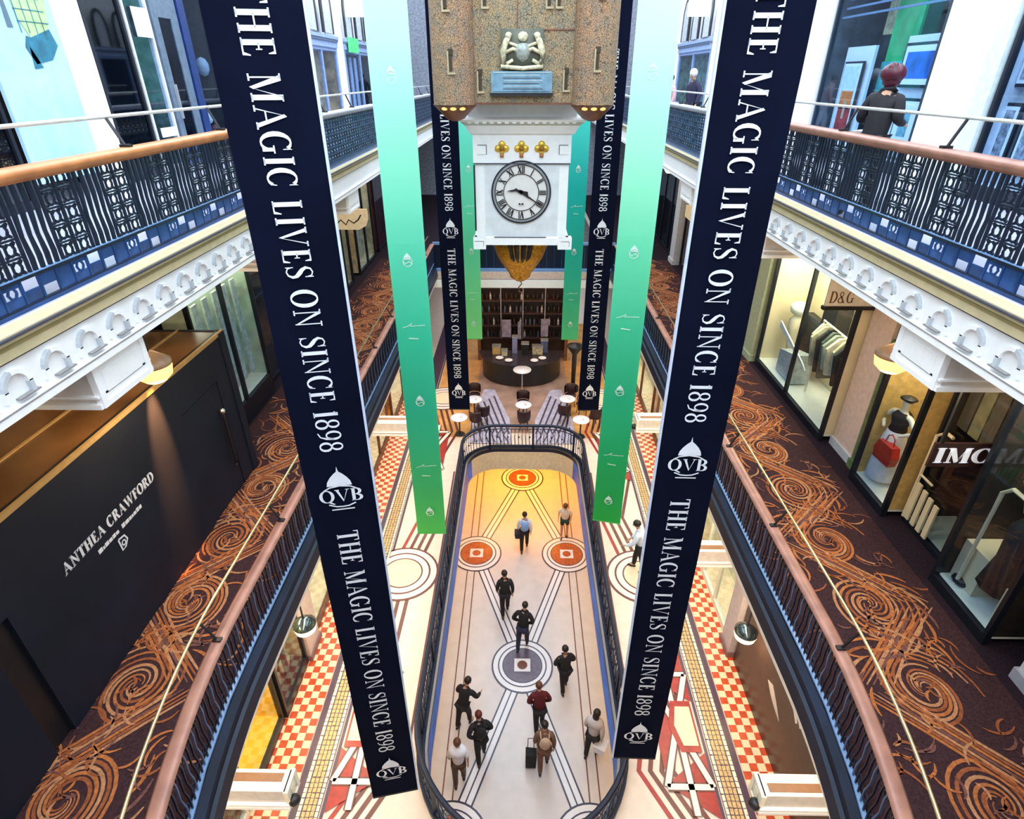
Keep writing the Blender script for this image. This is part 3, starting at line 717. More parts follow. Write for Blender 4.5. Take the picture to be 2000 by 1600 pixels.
for x, z, yy in ((-1.17, CB+.50, -.985), (-1.22, CB+1.35, -.985), (1.21, CB+.53, -.985), (1.22, CB+1.5, -.985), (-.72, CB+.22, -.61), (.74, CB+.24, -.61), (-.62, CB+1.42, -.61), (.42, CB+1.42, -.61), (.58, CB+1.42, -.61)): slit(x, z, yy)
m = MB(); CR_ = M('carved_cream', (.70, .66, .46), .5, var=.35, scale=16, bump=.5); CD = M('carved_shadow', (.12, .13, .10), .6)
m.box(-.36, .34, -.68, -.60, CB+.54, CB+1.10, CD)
for s in (-1, 1):       # supporters, shield and crown in relief
    m.tube([(s*.30, -.70, CB+.60), (s*.33, -.71, CB+.78), (s*.27, -.72, CB+.93), (s*.20, -.71, CB+1.04)], [.05, .06, .055, .03], 6, CR_); m.ball((s*.24, -.72, CB+1.0), .055, 7, CR_)
    m.tube([(s*.30, -.70, CB+.76), (s*.16, -.73, CB+.82), (s*.10, -.73, CB+.80)], .03, 5, CR_); m.tube([(s*.28, -.70, CB+.6), (s*.16, -.71, CB+.66)], .03, 5, CR_)
m.lathe([(.0, -.16), (.10, -.10), (.14, .0), (.13, .1), (.0, .13)], (0, -.66, CB+.78), 12, M('shield_grey', (.35, .40, .38), .5, var=.4, scale=20)); m.tube([(-.36, -.71, CB+.57), (0, -.73, CB+.54), (.34, -.71, CB+.57)], .035, 6, CR_)
m.ball((0, -.70, CB+.99), .09, 9, CR_, (1, .6, .8)); m.tube([(-.22, -.71, CB+.90), (-.1, -.73, CB+.86), (.1, -.73, CB+.86), (.22, -.71, CB+.90)], .025, 5, CR_); m.box(-.30, .30, -.72, -.62, CB+.53, CB+.555, CR_)
m.build('crest', None, ck, True)
m = MB(); PQ = M('plaque_steel_blue', (.18, .33, .44), .35, .2, var=.2); PQL = M('plaque_pale', (.45, .58, .60), .4)
m.box(-.53, .50, -.72, -.60, CB+.18, CB+.50, PQ); m.box(-.55, .52, -.70, -.60, CB+.13, CB+.18, BLACK)
for i in range(6): m.box(-.33+.02*(i % 2), .34-.03*(i % 3), -.726, -.72, CB+.235+.04*i, CB+.245+.04*i, PQL if i % 2 else INK)
m.box(-.50, .47, -.73, -.72, CB+.475, CB+.485, PQL); m.box(-.50, .47, -.73, -.72, CB+.20, CB+.205, INK)
m.build('plaque', None, ck)
# clock case
def ringbox(m, w0, z0, w1, z1, mat, yc=.95):
    m.use(mat); q = lambda w_, z_: [(-w_, yc-w_, z_), (w_, yc-w_, z_), (w_, yc+w_, z_), (-w_, yc+w_, z_)]
    m.add(q(w0, z0)+q(w1, z1), [(i, (i+1) % 4, 4+(i+1) % 4, 4+i) for i in range(4)])
m = MB()
for a in ((.98, CB-.02, 1.0, CB-.22, WHT), (1.0, CB-.22, 1.16, CB-.26, WHT), (1.16, CB-.26, 1.13, CB-.30, WHT), (1.13, CB-.30, 1.06, CB-.36, M('cornice_shade_line', (.55, .58, .52), .6)), (1.06, CB-.36, .98, CB-.50, WHT), (.98, CB-.50, .93, CB-.53, WHT)): ringbox(m, *a)
for i in range(15): m.box(-1.0+i*.137, -.93+i*.137, -.185, -.16, CB-.325, CB-.285, WHT)
m.build('cornice', None, ck)
m = MB(); ringbox(m, .93, CB-.53, .93, CB-1.02, WHT); ringbox(m, .90, CB-1.02, .90, .12, WHT)
CP = M('clock_panel', (.70, .73, .76), .5, var=.10, scale=4)
m.box(-.72, .72, .035, .06, .20, CB-1.03, CP); m.box(-.93, .93, .0, .05, CB-1.03, CB-1.015, INK)
for x in (-.84, .70): m.box(x, x+.17, .0, .03, CB-.86, CB-.70, WHT); m.box(x, x+.17, -.004, .03, CB-.705, CB-.695, INK); m.box(x+(.16 if x < 0 else 0), x+(.17 if x < 0 else .01), -.004, .03, CB-.86, CB-.7, INK)
m.box(-.93, -.90, .0, .03, .3, CB-1.05, BLACK); m.box(-1.0, -.87, 1.88, 1.9, .1, .2, WHT)
ringbox(m, .95, .18, .95, .02, WHT); ringbox(m, .95, .02, .3, .02, WHT)
m.box(-.96, .96, -.02, 1.9, .02, .16, WHT); m.box(-.97, -.72, -.05, .2, -.06, .16, WHT); m.box(.74, 1.02, -.05, .2, -.06, .16, WHT); m.box(-.55, .5, -.024, .0, .175, .185, INK)
for x0, x1 in ((-.95, -.76), (.80, .97)): m.box(x0, x1, -.056, -.04, .10, .106, INK); m.box(x1-.006, x1, -.056, -.04, .0, .1, INK)
m.build('clock_case', None, ck)
for i, x in enumerate((-.38, -.01, .37)):
    m = MB()
    zc = CB-.76
    for (a, b, r) in ((0, .07, .07), (0, -.07, .05), (-.075, 0, .065), (.075, 0, .065), (0, 0, .07)): m.lathe([(0, -.02), (r, -.02), (r, .02), (0, .03)], (0, 0, 0), 10, GOLD) if False else m.ball((x+a, .01, zc+b), r, 9, GOLD, (1, .45, 1))
    m.ball((x, -.03, zc), .045, 8, M('gold_dark', (.30, .15, .02), .4, .4), (1, .5, 1)); m.box(x-.035, x+.035, -.02, .02, zc-.15, zc-.09, M('copper', (.5, .2, .08), .4, .4))
    m.build('quatrefoil', None, ck, True)
# dial
DC = (-.01, 1.03); DR = .585
def dring(m, r0, r1, y, mat, n=48):
    m.use(mat); m.add([(DC[0]+r*math.cos(2*math.pi*i/n), y, DC[1]+r*math.sin(2*math.pi*i/n)) for r in (r0, r1) for i in range(n)], [(i, (i+1) % n, n+(i+1) % n, n+i) for i in range(n)])
m = MB(); DF = M('dial_face', (.74, .72, .70), .4, var=.04)
m.use(DF); m.poly([(DC[0]+DR*math.cos(2*math.pi*i/48), .02, DC[1]+DR*math.sin(2*math.pi*i/48)) for i in range(48)])
dring(m, DR-.03, DR, .004, BLACK); dring(m, DR-.07, DR-.03, .008, M('dial_rim', (.30, .33, .36), .4, .3)); dring(m, DR-.085, DR-.068, .002, BLACK); dring(m, .335, .350, .002, BLACK)
dl = m.build('dial', None, ck)
RN = ['XII', 'I', 'II', 'III', 'IIII', 'V', 'VI', 'VII', 'VIII', 'IX', 'X', 'XI']
for h, t in enumerate(RN):
    m = MB(); m.use(BLACK); a = R(90-30*h); rd = Vector((math.cos(a), 0, math.sin(a))); tg = Vector((math.sin(a), 0, -math.cos(a)))
    wds = {'I': .030, 'V': .075, 'X': .080}; tot = sum(wds[c] for c in t); x = -tot/2
    o = Vector((DC[0], .0, DC[1])); r0, r1 = .355, .49
    def bar(xa, ra, xb, rb, w_):
        pa = o+rd*ra+tg*xa; pb = o+rd*rb+tg*xb; m.add([pa-tg*w_, pa+tg*w_, pb+tg*w_, pb-tg*w_], [[0, 1, 2, 3]])
    for c in t:
        if c == 'I': bar(x+.015, r0, x+.015, r1, .010)
        if c == 'V': bar(x+.038, r0, x+.008, r1, .014); bar(x+.038, r0, x+.066, r1, .008)
        if c == 'X': bar(x+.008, r1, x+.070, r0, .014); bar(x+.070, r1, x+.008, r0, .008)
        x += wds[c]
    m.build('numeral', None, dl)
def hand(name, pts, lab=None):
    m = MB(); m.use(BLACK); m.prism([(DC[0]+a, -.015, DC[1]+b) for a, b in pts], (0, .008, 0)); m.build(name, None, dl)
hand('hour_hand', [(.04, .0), (.02, .05), (-.06, .06), (-.10, .09), (-.13, .065), (-.20, .05), (-.28, .03), (-.20, .02), (-.1, .03), (0, -.03)])
hand('minute_hand', [(-.06, .03), (0, .04), (.13, .02), (.14, -.06), (.30, -.17), (.46, -.25), (.30, -.19), (.10, -.075), (-.02, .0)])
m = MB(); m.box(-.06, .04, -.012, .0, DC[1]-.215, DC[1]-.205, BLACK); m.box(-.055, -.03, -.012, 0, DC[1]-.225, DC[1]-.195, BLACK); m.box(.01, .035, -.012, 0, DC[1]-.225, DC[1]-.195, BLACK); m.build('maker_mark', None, dl)
# gilded pendant below
m = MB(); m.lathe([(.62, .04), (.60, -.12), (.50, -.40), (.36, -.62), (.24, -.78), (.22, -.86), (.10, -.95), (.0, -.96)], (-.02, .75, 0), 20, GOLDD); pd = m.build('pendant', None, ck, True)
m = MB()
for a in (-110, -97, -83, -70):
    m.tube([(-.02+.62*math.cos(R(a)), .75+.63*math.sin(R(a)), -.02), (-.02+.5*math.cos(R(a)), .75+.55*math.sin(R(a)), -.3), (-.02+.25*math.cos(R(a)), .75+.42*math.sin(R(a)), -.48)], [.06, .05, .01], 5, BLACK)
m.build('pendant_rib', None, pd)
m = MB(); m.tube([(-.02, .75, -.95), (.02, .72, -1.02), (-.05, .72, -1.10), (-.04, .72, -1.2), (.02, .72, -1.22)], .015, 5, WOODD); m.build('hook', None, pd)
m = MB(); m.tube([(0, .4, CB+3.2), (0, .4, CB+7.5)], .03, 6, BLACK); m.build('suspension_rod', None, ck)
# ================================================================= enclosing walls
WALLU = M('upper_wall_white', (.86, .89, .93), .6, var=.03)
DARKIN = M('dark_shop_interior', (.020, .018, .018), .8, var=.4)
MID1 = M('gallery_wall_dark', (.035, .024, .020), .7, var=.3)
for s in (-1, 1):
    n = 'wall_left' if s < 0 else 'wall_right'
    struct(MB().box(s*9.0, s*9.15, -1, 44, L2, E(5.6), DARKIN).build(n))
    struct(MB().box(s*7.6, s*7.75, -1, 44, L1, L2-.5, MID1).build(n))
    struct(MB().box(s*6.6, s*6.75, -1, 44, GF, L1-.32, M('ground_wall_warm', (.40, .22, .08), .7, var=.3)).build(n))
    # upper wall above the shop heads
    struct(MB().box(s*7.34, s*7.5, 16.0, 40, E(1.05), E(5.4), WALLU).build(n))
struct(MB().box(-9, 9, 40, 40.2, 0, E(5.6), M('far_wall', (.30, .33, .40), .6, var=.3)).build('wall_back'))
struct(MB().box(-9, 9, -1.2, -1, 0, E(5.6), M('near_wall', (.5, .5, .52), .6)).build('wall_front'))

# ================================================================= shopfront builder
def place(name, s, xf, y0, y1, z0, label, cat, group=None):
    r = empty(name, (s*xf, (y0+y1)/2, z0), 0 if s > 0 else math.pi, label, cat, group); return r
def unit(name, s, xf, y0, y1, z0, z1, label, cat='shop window', frame=DKFRAME, back=None, floor=None, ceil=None, mull=1, depth=.6, trans=None, gl=GLASS, fw=.06, plinth=.12, lit=0, sides=True, group=None):
    r = place(name, s, xf, y0, y1, z0, label, cat, group); L = (y1-y0)/2; H = z1-z0
    m = MB(); m.box(0, .09, -L, L, 0, plinth, frame); m.box(0, .09, -L, L, H-fw, H, frame)
    for i in range(mull+1):
        y = -L+2*L*i/mull; y = max(-L+fw/2, min(L-fw/2, y)); m.box(0, .09, y-fw/2, y+fw/2, plinth, H-fw, frame)
    if trans: m.box(.01, .08, -L, L, H*trans-.03, H*trans+.03, frame)
    m.build('frame', None, r)
    for i in range(mull):
        a = -L+2*L*i/mull+fw/2; b = -L+2*L*(i+1)/mull-fw/2
        bx('pane', gl, r, .035, .045, a, b, plinth, H-fw)
    bx('back_panel', back or WHT2, r, depth, depth+.04, -L, L, 0, H)
    m = MB(); m.box(.09, depth, -L, L, plinth-.04, plinth, floor or WHT2); m.build('display_floor', None, r)
    if sides: m = MB(); m.box(.09, depth, -L, -L+.03, plinth, H, back or WHT2); m.box(.09, depth, L-.03, L, plinth, H, back or WHT2); m.build('side_panel', None, r)
    m = MB(); m.box(.09, depth, -L, L, H-fw, H, frame); m.build('canopy', None, r)
    if lit: bx('light_panel', M('display_lamp_%d' % int(lit*10), (1, .80, .50), emit=lit*8), r, .15, depth-.1, -L+.1, L-.1, H-fw-.03, H-fw-.005)
    return r, L, H
def pil(name, s, xf, y0, y1, z0, z1, mat, label, cat='pilaster', base=None, cap=False, dep=.35, group=None):
    r = place(name, s, xf, y0, y1, z0, label, cat, group); L = (y1-y0)/2; H = z1-z0
    bx('shaft', mat, r, 0, dep, -L, L, .18, H); m = MB(); m.box(-.04, dep, -L-.03, L+.03, 0, .18, base or mat); m.build('base', None, r)
    if cap: m = MB(); m.box(-.05, dep, -L-.05, L+.05, H-.16, H-.06, mat); m.box(-.09, dep, -L-.09, L+.09, H-.06, H, mat); m.build('capital', None, r)
    return r

# ---------------------------------------------------------------- upper gallery, left
HB = E(1.9)
G2 = 'white pilasters between the upper gallery shops'
pil('pilaster', -1, 6.95, 10.08, 10.78, L2, HB, WALLU, 'broad white pilaster between the pale blue poster and the black doorway, upper left', group=None)
pil('pilaster', -1, 6.95, 15.1, 15.9, L2, HB, WALLU, 'white pilaster at upper left just before the nearest navy banner hides the shops')
pil('pilaster', -1, 6.95, 25.2, 26.1, L2, E(2.6), WALLU, 'white pilaster left of the green shop sign, distant upper left gallery')
pil('pilaster', -1, 6.95, 20.4, 21.3, L2, E(2.6), WALLU, 'white pilaster beside the brown shop window, distant upper left gallery')
pil('pilaster', -1, 6.95, 31.2, 32.4, L2, E(2.6), WALLU, 'farthest white pilaster seen between mint banner and castle')
PB = M('poster_sky_blue', (.42, .68, .92), .5, var=.16, scale=2.2); 
po = place('poster', -1, 6.9, 8.62, 10.06, L2, 'pale blue poster with a green and teal balloon shape, upper left corner', 'poster')
bx('board', PB, po, 0, .05, -.72, .72, .3, 3.6)
m = MB(); PY = M('balloon_green', (.44, .62, .30), .5, var=.2); PT = M('balloon_teal', (.02, .17, .26), .5, var=.35, scale=6)
# balloon envelope traced on the printed sheet, local y runs towards the viewer
m.use(PY); m.poly([(-.006, y, z_) for y, z_ in ((-.55, 3.0), (-.62, 2.6), (-.52, 2.22), (-.10, 2.10), (.02, 2.30), (.10, 2.75), (.12, 3.1))])
m.use(PT); m.poly([(-.006, y, z_) for y, z_ in ((-.52, 2.22), (-.60, 2.02), (-.40, 1.84), (-.05, 1.78), (.06, 1.98), (-.02, 2.12), (-.10, 2.10))])
m.poly([(-.006, y, z_) for y, z_ in ((-.02, 2.0), (.02, 1.72), (-.16, 1.74))])
for i in range(5): m.box(-.010, -.004, -.55+.03*i, .05, 2.28+.14*i, 2.29+.14*i, PT)
for i in range(4): m.box(-.010, -.004, -.42+.15*i, -.41+.15*i, 2.15, 2.95, PT)
m.poly([(-.006, y, z_) for y, z_ in ((.18, 2.7), (.30, 2.9), (.24, 2.5), (.26, 2.2), (.16, 2.2))], M('figure_slate', (.10, .16, .22), .6))
m.build('print', None, po)
unit('shop_window', -1, 6.95, 5.6, 8.55, L2, HB, 'black shop opening left of the pale blue poster at picture edge', back=DARKIN, floor=DARKIN, mull=2, gl=GLASSD)
r, L, H = unit('shop_doorway', -1, 6.95, 10.8, 11.9, L2, HB, 'black open shop doorway beside broad white pilaster, upper left', 'doorway', back=DARKIN, floor=DARKIN, mull=1, depth=1.4, gl=GLASSD)
for (y, z_, w_, h_, c) in ((.1, 1.0, .2, .5, (.42, .43, .46)), (-.15, .5, .25, .3, (.20, .07, .04)), (.05, 1.75, .12, .12, (.7, .66, .5)), (-.2, 1.6, .2, .12, (.25, .26, .1))): bx('shelf_item', M('item_%d%d' % (c[0]*99, c[2]*99), c), r, 1.2, 1.35, y, y+w_, z_, z_+h_)
NVP = M('navy_post', (.012, .035, .16), .3, .1, var=.3)
GRD = M('grey_blue_door', (.12, .17, .24), .4, .1, var=.2)
GS = M('glass_reflection', (.14, .17, .15), .1, var=.6, scale=5)
r, L, H = unit('shop_window', -1, 6.95, 11.95, 12.75, L2, HB, 'narrow glazed panel with a white notice, left of the slate blue door', frame=M('jamb_pale', (.66, .68, .70), .4), back=GS, floor=DARKIN, mull=1, gl=GLASS)
bx('notice', WHT, r, -.02, 0, -.3, .15, 2.25, 2.7); bx('notice', WHT, r, -.02, 0, -.3, .22, .62, .78)
dr = place('shop_door', -1, 6.93, 12.8, 13.75, L2, 'slate blue shop door with tall glass panel, upper left', 'door')
m = MB(); m.box(0, .06, -.47, .47, 0, .5, GRD); m.box(0, .06, -.47, -.2, .5, 3.2, GRD); m.box(0, .06, .26, .47, .5, 3.2, GRD); m.box(0, .06, -.2, .26, 2.6, 3.2, GRD); m.box(-.01, .0, -.44, .44, .05, .45, NVP); m.build('leaf', None, dr)
bx('pane', GLASSD, dr, .02, .04, -.2, .26, .5, 2.6); bx('handle', M('pale_handle', (.6, .62, .64), .3, .7), dr, -.05, 0, .28, .31, .9, 1.5)
bx('back_panel', DARKIN, dr, .3, .33, -.47, .47, 0, 3.2)
pil('door_post', -1, 6.9, 13.78, 14.05, L2, HB, NVP, 'glossy navy post right of the slate blue door', 'post')
r, L, H = unit('shop_window', -1, 6.95, 14.08, 15.08, L2, HB, 'shop window crowded with white goods, just left of nearest navy banner', back=DARKIN, floor=DARKIN, mull=1)
random.seed(21)
for i in range(7):
    y = random.uniform(-.38, .3); z_ = .5+.33*i; m = MB(); m.ball((.25, y, z_), random.uniform(.09, .16), 8, random.choice([WHT, M('goods_grey', (.35, .38, .42)), M('goods_red', (.22, .06, .05)), WHT]), (1, 1, 1.3)); m.build('display_item', None, r, True)
# distant upper left bays: window, blue lintel, lancet lights above
LIN = M('blue_lintel', (.28, .38, .62), .5, var=.15)
def far_bay(s, y0, y1, lab, back, sign=None, heads=2):
    r, L, H = unit('shop_window', s, 6.95, y0, y1, L2, E(.90), lab, frame=LIN, back=back, floor=DARKIN, mull=2, depth=.5, fw=.10)
    m = MB(); m.box(-.06, .2, -L, L, H, H+.18, LIN); m.box(-.10, .2, -L, L, H+.18, H+.26, M('lintel_dark', (.10, .14, .22))); m.box(-.12, .2, -L, L, H+.26, H+.36, LIN); m.build('lintel', None, r)
    for i in range(heads):
        w_ = 2*L/heads; yc = -L+w_*(i+.5)
        prof = [(yc-w_*.36, H+.42), (yc+w_*.36, H+.42), (yc+w_*.36, H+1.25)]+[(yc+w_*.36*math.cos(R(a)), H+1.25+.75*math.sin(R(a))) for a in range(15, 180, 15)]+[(yc-w_*.36, H+1.25)]
        m = MB(); m.prism([(-.02, a, b) for a, b in prof], (-.05, 0, 0), BLACK)
        m.prism([(-.07, yc+(a-yc)*.62-.03*s, H+.42+(b-H-.42)*.9) for a, b in prof], (-.02, 0, 0), M('lancet_glass', (.52, .56, .62), .3, var=.2)); m.build('lancet_light', None, r)
    return r, L, H
r, L, H = far_bay(-1, 21.4, 25.1, 'distant shop window with brown hangings under two lancet lights, upper left gallery', M('brown_goods', (.60, .36, .18), var=.6, scale=3))
m = MB(); m.box(.1, .3, .9, 1.7, .2, 2.4, M('olive_dark', (.07, .08, .02), var=.5)); m.box(.1, .2, .9, 1.6, 1.6, 1.66, WHT); m.box(.1, .3, .9, 1.7, .2, 1.5, M('rust_dark', (.12, .035, .015), var=.5, scale=6)); m.build('display_item', None, r)
r, L, H = far_bay(-1, 26.2, 31.1, 'distant shop window with pale blinds below the green sign, upper left gallery', DARKIN, heads=3)
for i in range(3): bx('blind', M('blind_lilac', (.50, .55, .72), var=.2), r, .1, .14, 1.9-.75*i, 2.25-.75*i, .3, 2.3)
bx('sign', M('sign_green', (.08, .60, .20), .5, var=.5, scale=9, emit=.2), r, -.2, -.13, .9, 2.3, H-.08, H+.42)
far_bay(-1, 16.0, 20.3, 'upper left shop window hidden mostly behind nearest navy banner', DARKIN)
far_bay(-1, 32.5, 38, 'farthest upper left shop window between mint banner and castle', GS, heads=3)

# ---------------------------------------------------------------- upper gallery, right
pil('pilaster', 1, 6.9, 10.25, 11.65, L2, HB, WALLU, 'wide white pilaster right of the framed pictures, upper right', cap=False)
pil('pilaster', 1, 6.75, 9.85, 10.18, L2, HB, M('pale_aqua_paint', (.62, .76, .80), .5), 'narrow pale aqua pilaster edge beside the far right picture window')
pil('pilaster', 1, 6.9, 16.05, 17.5, L2, HB, WALLU, 'white pilaster between nearest navy banner and framed orange poster', cap=True)
pil('pilaster', 1, 6.95, 24.4, 25.7, L2, E(2.6), WALLU, 'white pilaster behind the two men, distant upper right gallery')
pil('pilaster', 1, 6.95, 31.0, 33.0, L2, E(2.6), WALLU, 'farthest white pilaster, right of the large mint banner')
BB_ = M('teal_black_frame', (.012, .028, .045), .35)
r, L, H = unit('gallery_window', 1, 6.95, 11.75, 15.95, L2, HB, 'large art gallery window with framed orange poster and blue picture, upper right', frame=BB_, back=M('gallery_back', (.06, .08, .09), var=.6, scale=3), floor=WHT, mull=1, depth=1.1, plinth=.2)
def framed(r, y0, y1, z0, z1, art, x=.25, fr=.05, mt=.07, mat=None, label='framed_picture'):
    m = MB(); m.box(x, x+.04, y0, y1, z0, z1, BLACK); m.box(x-.01, x, y0+fr, y1-fr, z0+fr, z1-fr, WHT); m.box(x-.015, x-.01, y0+fr+mt, y1-fr-mt, z0+fr+mt, z1-fr-mt, art); return m.build(label, None, r)
bx('display_board', WHT, r, .30, .36, .55, 1.75, .25, 2.20)
ob = framed(r, .72, 1.55, .45, 1.92, M('art_pale', (.66, .78, .76), var=.1), .22, .04, .05)
m = MB(); m.box(.19, .21, .80, 1.32, .55, 1.05, M('art_red', (.42, .03, .02), var=.5, scale=12)); m.box(.19, .21, .84, 1.34, 1.0, 1.35, M('art_orange', (.90, .20, .01), var=.3, scale=6)); m.box(.185, .19, 1.0, 1.1, .8, 1.15, M('art_tan', (.55, .42, .25))); m.build('print', None, r)
bx('display_board', WHT, r, .30, .36, -1.95, -.60, .25, 2.30)
framed(r, -1.85, -.72, 1.45, 2.18, M('art_blue', (.02, .12, .50), var=.4, scale=4), .22, .05, .10)
framed(r, -1.75, -1.0, .40, 1.28, M('art_teal', (.20, .42, .44), var=.5, scale=7), .22, .05, .18)
m = MB(); m.box(.5, .55, -.5, .45, 1.9, 3.5, M('green_reflection_tint', (.03, .50, .14), var=.4, scale=2)); m.build('green_reflection', None, r)  # green and teal sheets paint the banner's reflection in the glass
m = MB(); m.box(.48, .52, -.55, .5, .3, 1.9, M('teal_reflection', (.05, .42, .38), var=.5, scale=3)); m.build('teal_reflection', None, r)
m = MB(); m.box(.6, .9, .6, 1.0, 2.4, 3.0, M('tan_ware', (.50, .42, .2), var=.4)); m.ball((.8, -1.0, 2.9), .35, 10, M('slate_ware', (.16, .20, .26), var=.4), (.4, 1, .5)); m.build('display_item', None, r)
for i in range(4): bx('blind_slat', M('slat_slate', (.18, .25, .36), .4), r, .12+.05*i, .15+.05*i, -2.0, 2.0, 2.75+.17*i, 2.79+.17*i)
r, L, H = unit('gallery_window', 1, 6.8, 6.6, 9.8, L2, HB, 'picture window with monochrome framed photographs at far right edge', frame=DKFRAME, back=M('board_white', (.66, .68, .72)), floor=WHT, mull=1, depth=.35, plinth=.2)
MG = M('mono_photo', (.28, .30, .33), var=.8, scale=14)
for (a, b, c, d) in ((.95, 1.6, 1.5, 2.1), (1.25, 1.62, .45, 1.3), (.45, 1.15, .4, 1.25), (.2, .85, 1.5, 2.1), (-.5, .1, .4, 1.25)): framed(r, a, b, c, d, MG, .22, .045, .05)
far_bay(1, 17.6, 24.3, 'distant shop window with pale panels, above the two men on upper right gallery', M('pale_goods', (.45, .50, .46), var=.4, scale=3), heads=3)
far_bay(1, 25.8, 30.9, 'distant shop window with green dresses beside mint banner, upper right gallery', M('green_goods', (.16, .24, .16), var=.8, scale=4), heads=3)
far_bay(1, 33.1, 38, 'farthest upper right shop window between mint banner and castle', NAVY, heads=3)
bn = MB(); bn.box(-6.9, -6.2, 27.0, 27.1, E(2.0), E(4.2), WHT); struct(bn.build('trim_7', origin=1)); bn = MB(); bn.box(6.2, 6.9, 27.0, 27.1, E(2.0), E(4.2), WHT); struct(bn.build('trim_8', origin=1))

# ================================================================= beams under the upper gallery
def beam(s, y0, y1, label, x0=3.93, z0=-2.66, z1=-2.22, ex=7.4, soff=True, mat=WHT):
    r = empty('ceiling_beam', (s*x0, (y0+y1)/2, E(z0)), 0 if s > 0 else math.pi, label, 'beam'); L = (y1-y0)/2; H = z1-z0
    m = MB(); m.box(.03, ex-x0, -L+.02, L-.02, 0, H, M('beam_plaster', (.62, .58, .56), .6)); m.build('beam_body', None, r)
    m = MB(); m.box(0, .05, -L, L, 0, H, mat); m.box(-.015, 0, -L, L, 0, .05, mat); m.box(-.015, 0, -L, L, H-.05, H, mat); m.box(-.015, 0, -L, -L+.07, .05, H-.05, mat); m.box(-.015, 0, L-.07, L, .05, H-.05, mat)
    m.box(-.008, .0, -L+.12, L-.12, .12, H-.12, mat); m.build('end_panel', None, r)
    m = MB(); m.box(.0, ex-x0, -L-.03, L+.03, H*.25, H*.30, WHT); m.box(0, ex-x0, -L-.03, L+.03, 0, .05, WHT); m.build('moulding', None, r)
    return r
beam(-1, 4.62, 5.42, 'white panelled beam end under upper gallery, above the charcoal hoarding')
beam(1, 5.10, 5.85, 'white panelled beam end under upper gallery, above the mannequin window')
beam(-1, 13.4, 14.3, 'white beam end under upper gallery, between nearest navy banner and mint banner')
beam(1, 14.6, 15.6, 'white beam end under upper gallery, just right of large mint banner')
beam(-1, 9.0, 9.8, 'white beam end under upper gallery mostly behind nearest left banner')
beam(1, 9.9, 10.7, 'white beam end under upper gallery mostly behind nearest right banner')
def gbeam(s, y0, y1, label):
    r = beam(s, y0, y1, label, x0=3.38, z0=-9.25, z1=-8.85, ex=4.9, mat=WHT2)
    m = MB(); m.box(.12, .95, -.10, .02, .401, .408, M('slot_brown', (.20, .10, .05))); m.build('slot', None, r)
    m = MB(); m.ball((-.05, -.12*s, .12), .09, 10, BLACK); m.build('end_ball', None, r, True); return r
gbeam(-1, 4.45, 4.80, 'cream beam end at bottom left above the red and cream checked floor')
gbeam(1, 4.50, 4.85, 'cream beam end with slot at bottom right beside the checked floor')
gbeam(-1, 14.6, 15.1, 'cream beam end just left of the large mint banner over ground floor')
gbeam(1, 14.9, 15.4, 'cream beam end just right of the large mint banner over ground floor')
gbeam(1, 9.4, 9.8, 'cream beam end right of nearest right navy banner over ground floor')

# ================================================================= lower gallery left: hoarding
ho = empty('shop_hoarding', (-5.3, 4.25, L1+.02), 0, 'charcoal hoarding with white shop lettering filling the lower left gallery', 'hoarding')
m = MB(); m.box(-.06, 0, -5.2, -.52, 0, 2.84, CHAR); m.box(-.06, 0, -.22, 3.36, 0, 2.84, CHAR); m.box(-.06, 0, -.52, -.22, 1.9, 2.84, CHAR); m.box(-.06, 0, 4.60, 5.2, 0, 2.84, CHAR); m.box(-.06, 0, 3.36, 4.60, 2.15, 2.84, CHAR)
m.box(-2.0, 0, 5.14, 5.2, 0, 2.84, CHAR); m.box(-.10, -.06, -5.2, 5.2, 0, 2.84, BLACK); m.build('panel', None, ho)
bx('end_leg', CHAR, ho, -.02, .02, 5.0, 5.2, 0, 2.84)
m = MB(); HG = M('hoarding_top_brown', (.12, .055, .020), .30, var=.6, scale=1.0); m.box(-2.1, -.0, -5.2, 5.2, 2.80, 2.83, HG); m.box(-.03, .012, -5.2, 5.2, 2.80, 2.86, M('edge_brass', (.55, .36, .15), .4, .4)); m.box(-.80, -.76, -5.2, 5.2, 2.83, 2.845, M('edge_brass', (.55, .36, .15))); m.build('top_board', None, ho)
do = MB(); do.box(-.05, -.012, 3.375, 4.585, .02, 2.135, CHAR); do = do.build('door', None, ho)
m = MB(); m.tube([(.04, 4.42, .55), (.06, 4.42, .62), (.06, 4.42, 1.55), (.04, 4.42, 1.62)], .03, 8, BLACK); m.ball((.06, 4.42, 1.66), .05, 8, M('chrome', (.8, .82, .85), .15, .9)); m.build('handle', None, do)
words(ho, 'ANTHEA CRAWFORD', .155, (.008, .53, 1.70), (0, 1, 0), (0, 0, 1), TEXTW, 1.86)
words(ho, 'ANTHEA CRAWFORD', .155, (.009, .542, 1.706), (0, 1, 0), (0, 0, 1), TEXTW, 1.86, 'lettering_edge')
m = MB(); random.seed(2); y = 1.06
m.use(TEXTW)
while y < 1.95:
    w_ = random.uniform(.03, .075); h_ = random.uniform(.04, .06); 
    if not (1.44 < y < 1.50): m.box(.006, .01, y, y+w_, 1.535, 1.535+h_)
    y += w_+.012
m.build('small_lettering', None, ho)
m = MB(); m.use(TEXTW)
for q in st([(1.40, 1.46), (1.52, 1.44), (1.55, 1.36), (1.48, 1.29), (1.41, 1.28), (1.40, 1.46)], [.028]*6): m.poly([(.008, a, b) for a, b in q])
for q in ring(1.47, 1.36, .035, .022, 8): m.poly([(.008, a, b) for a, b in q])
m.build('emblem', None, ho)
spot('hoarding_spot', (-5.0, 7.25, E(-3.2)), 2600, (1, .36, .10), (-5.50, 6.95, E(-5.3)), 24, .9, .03)
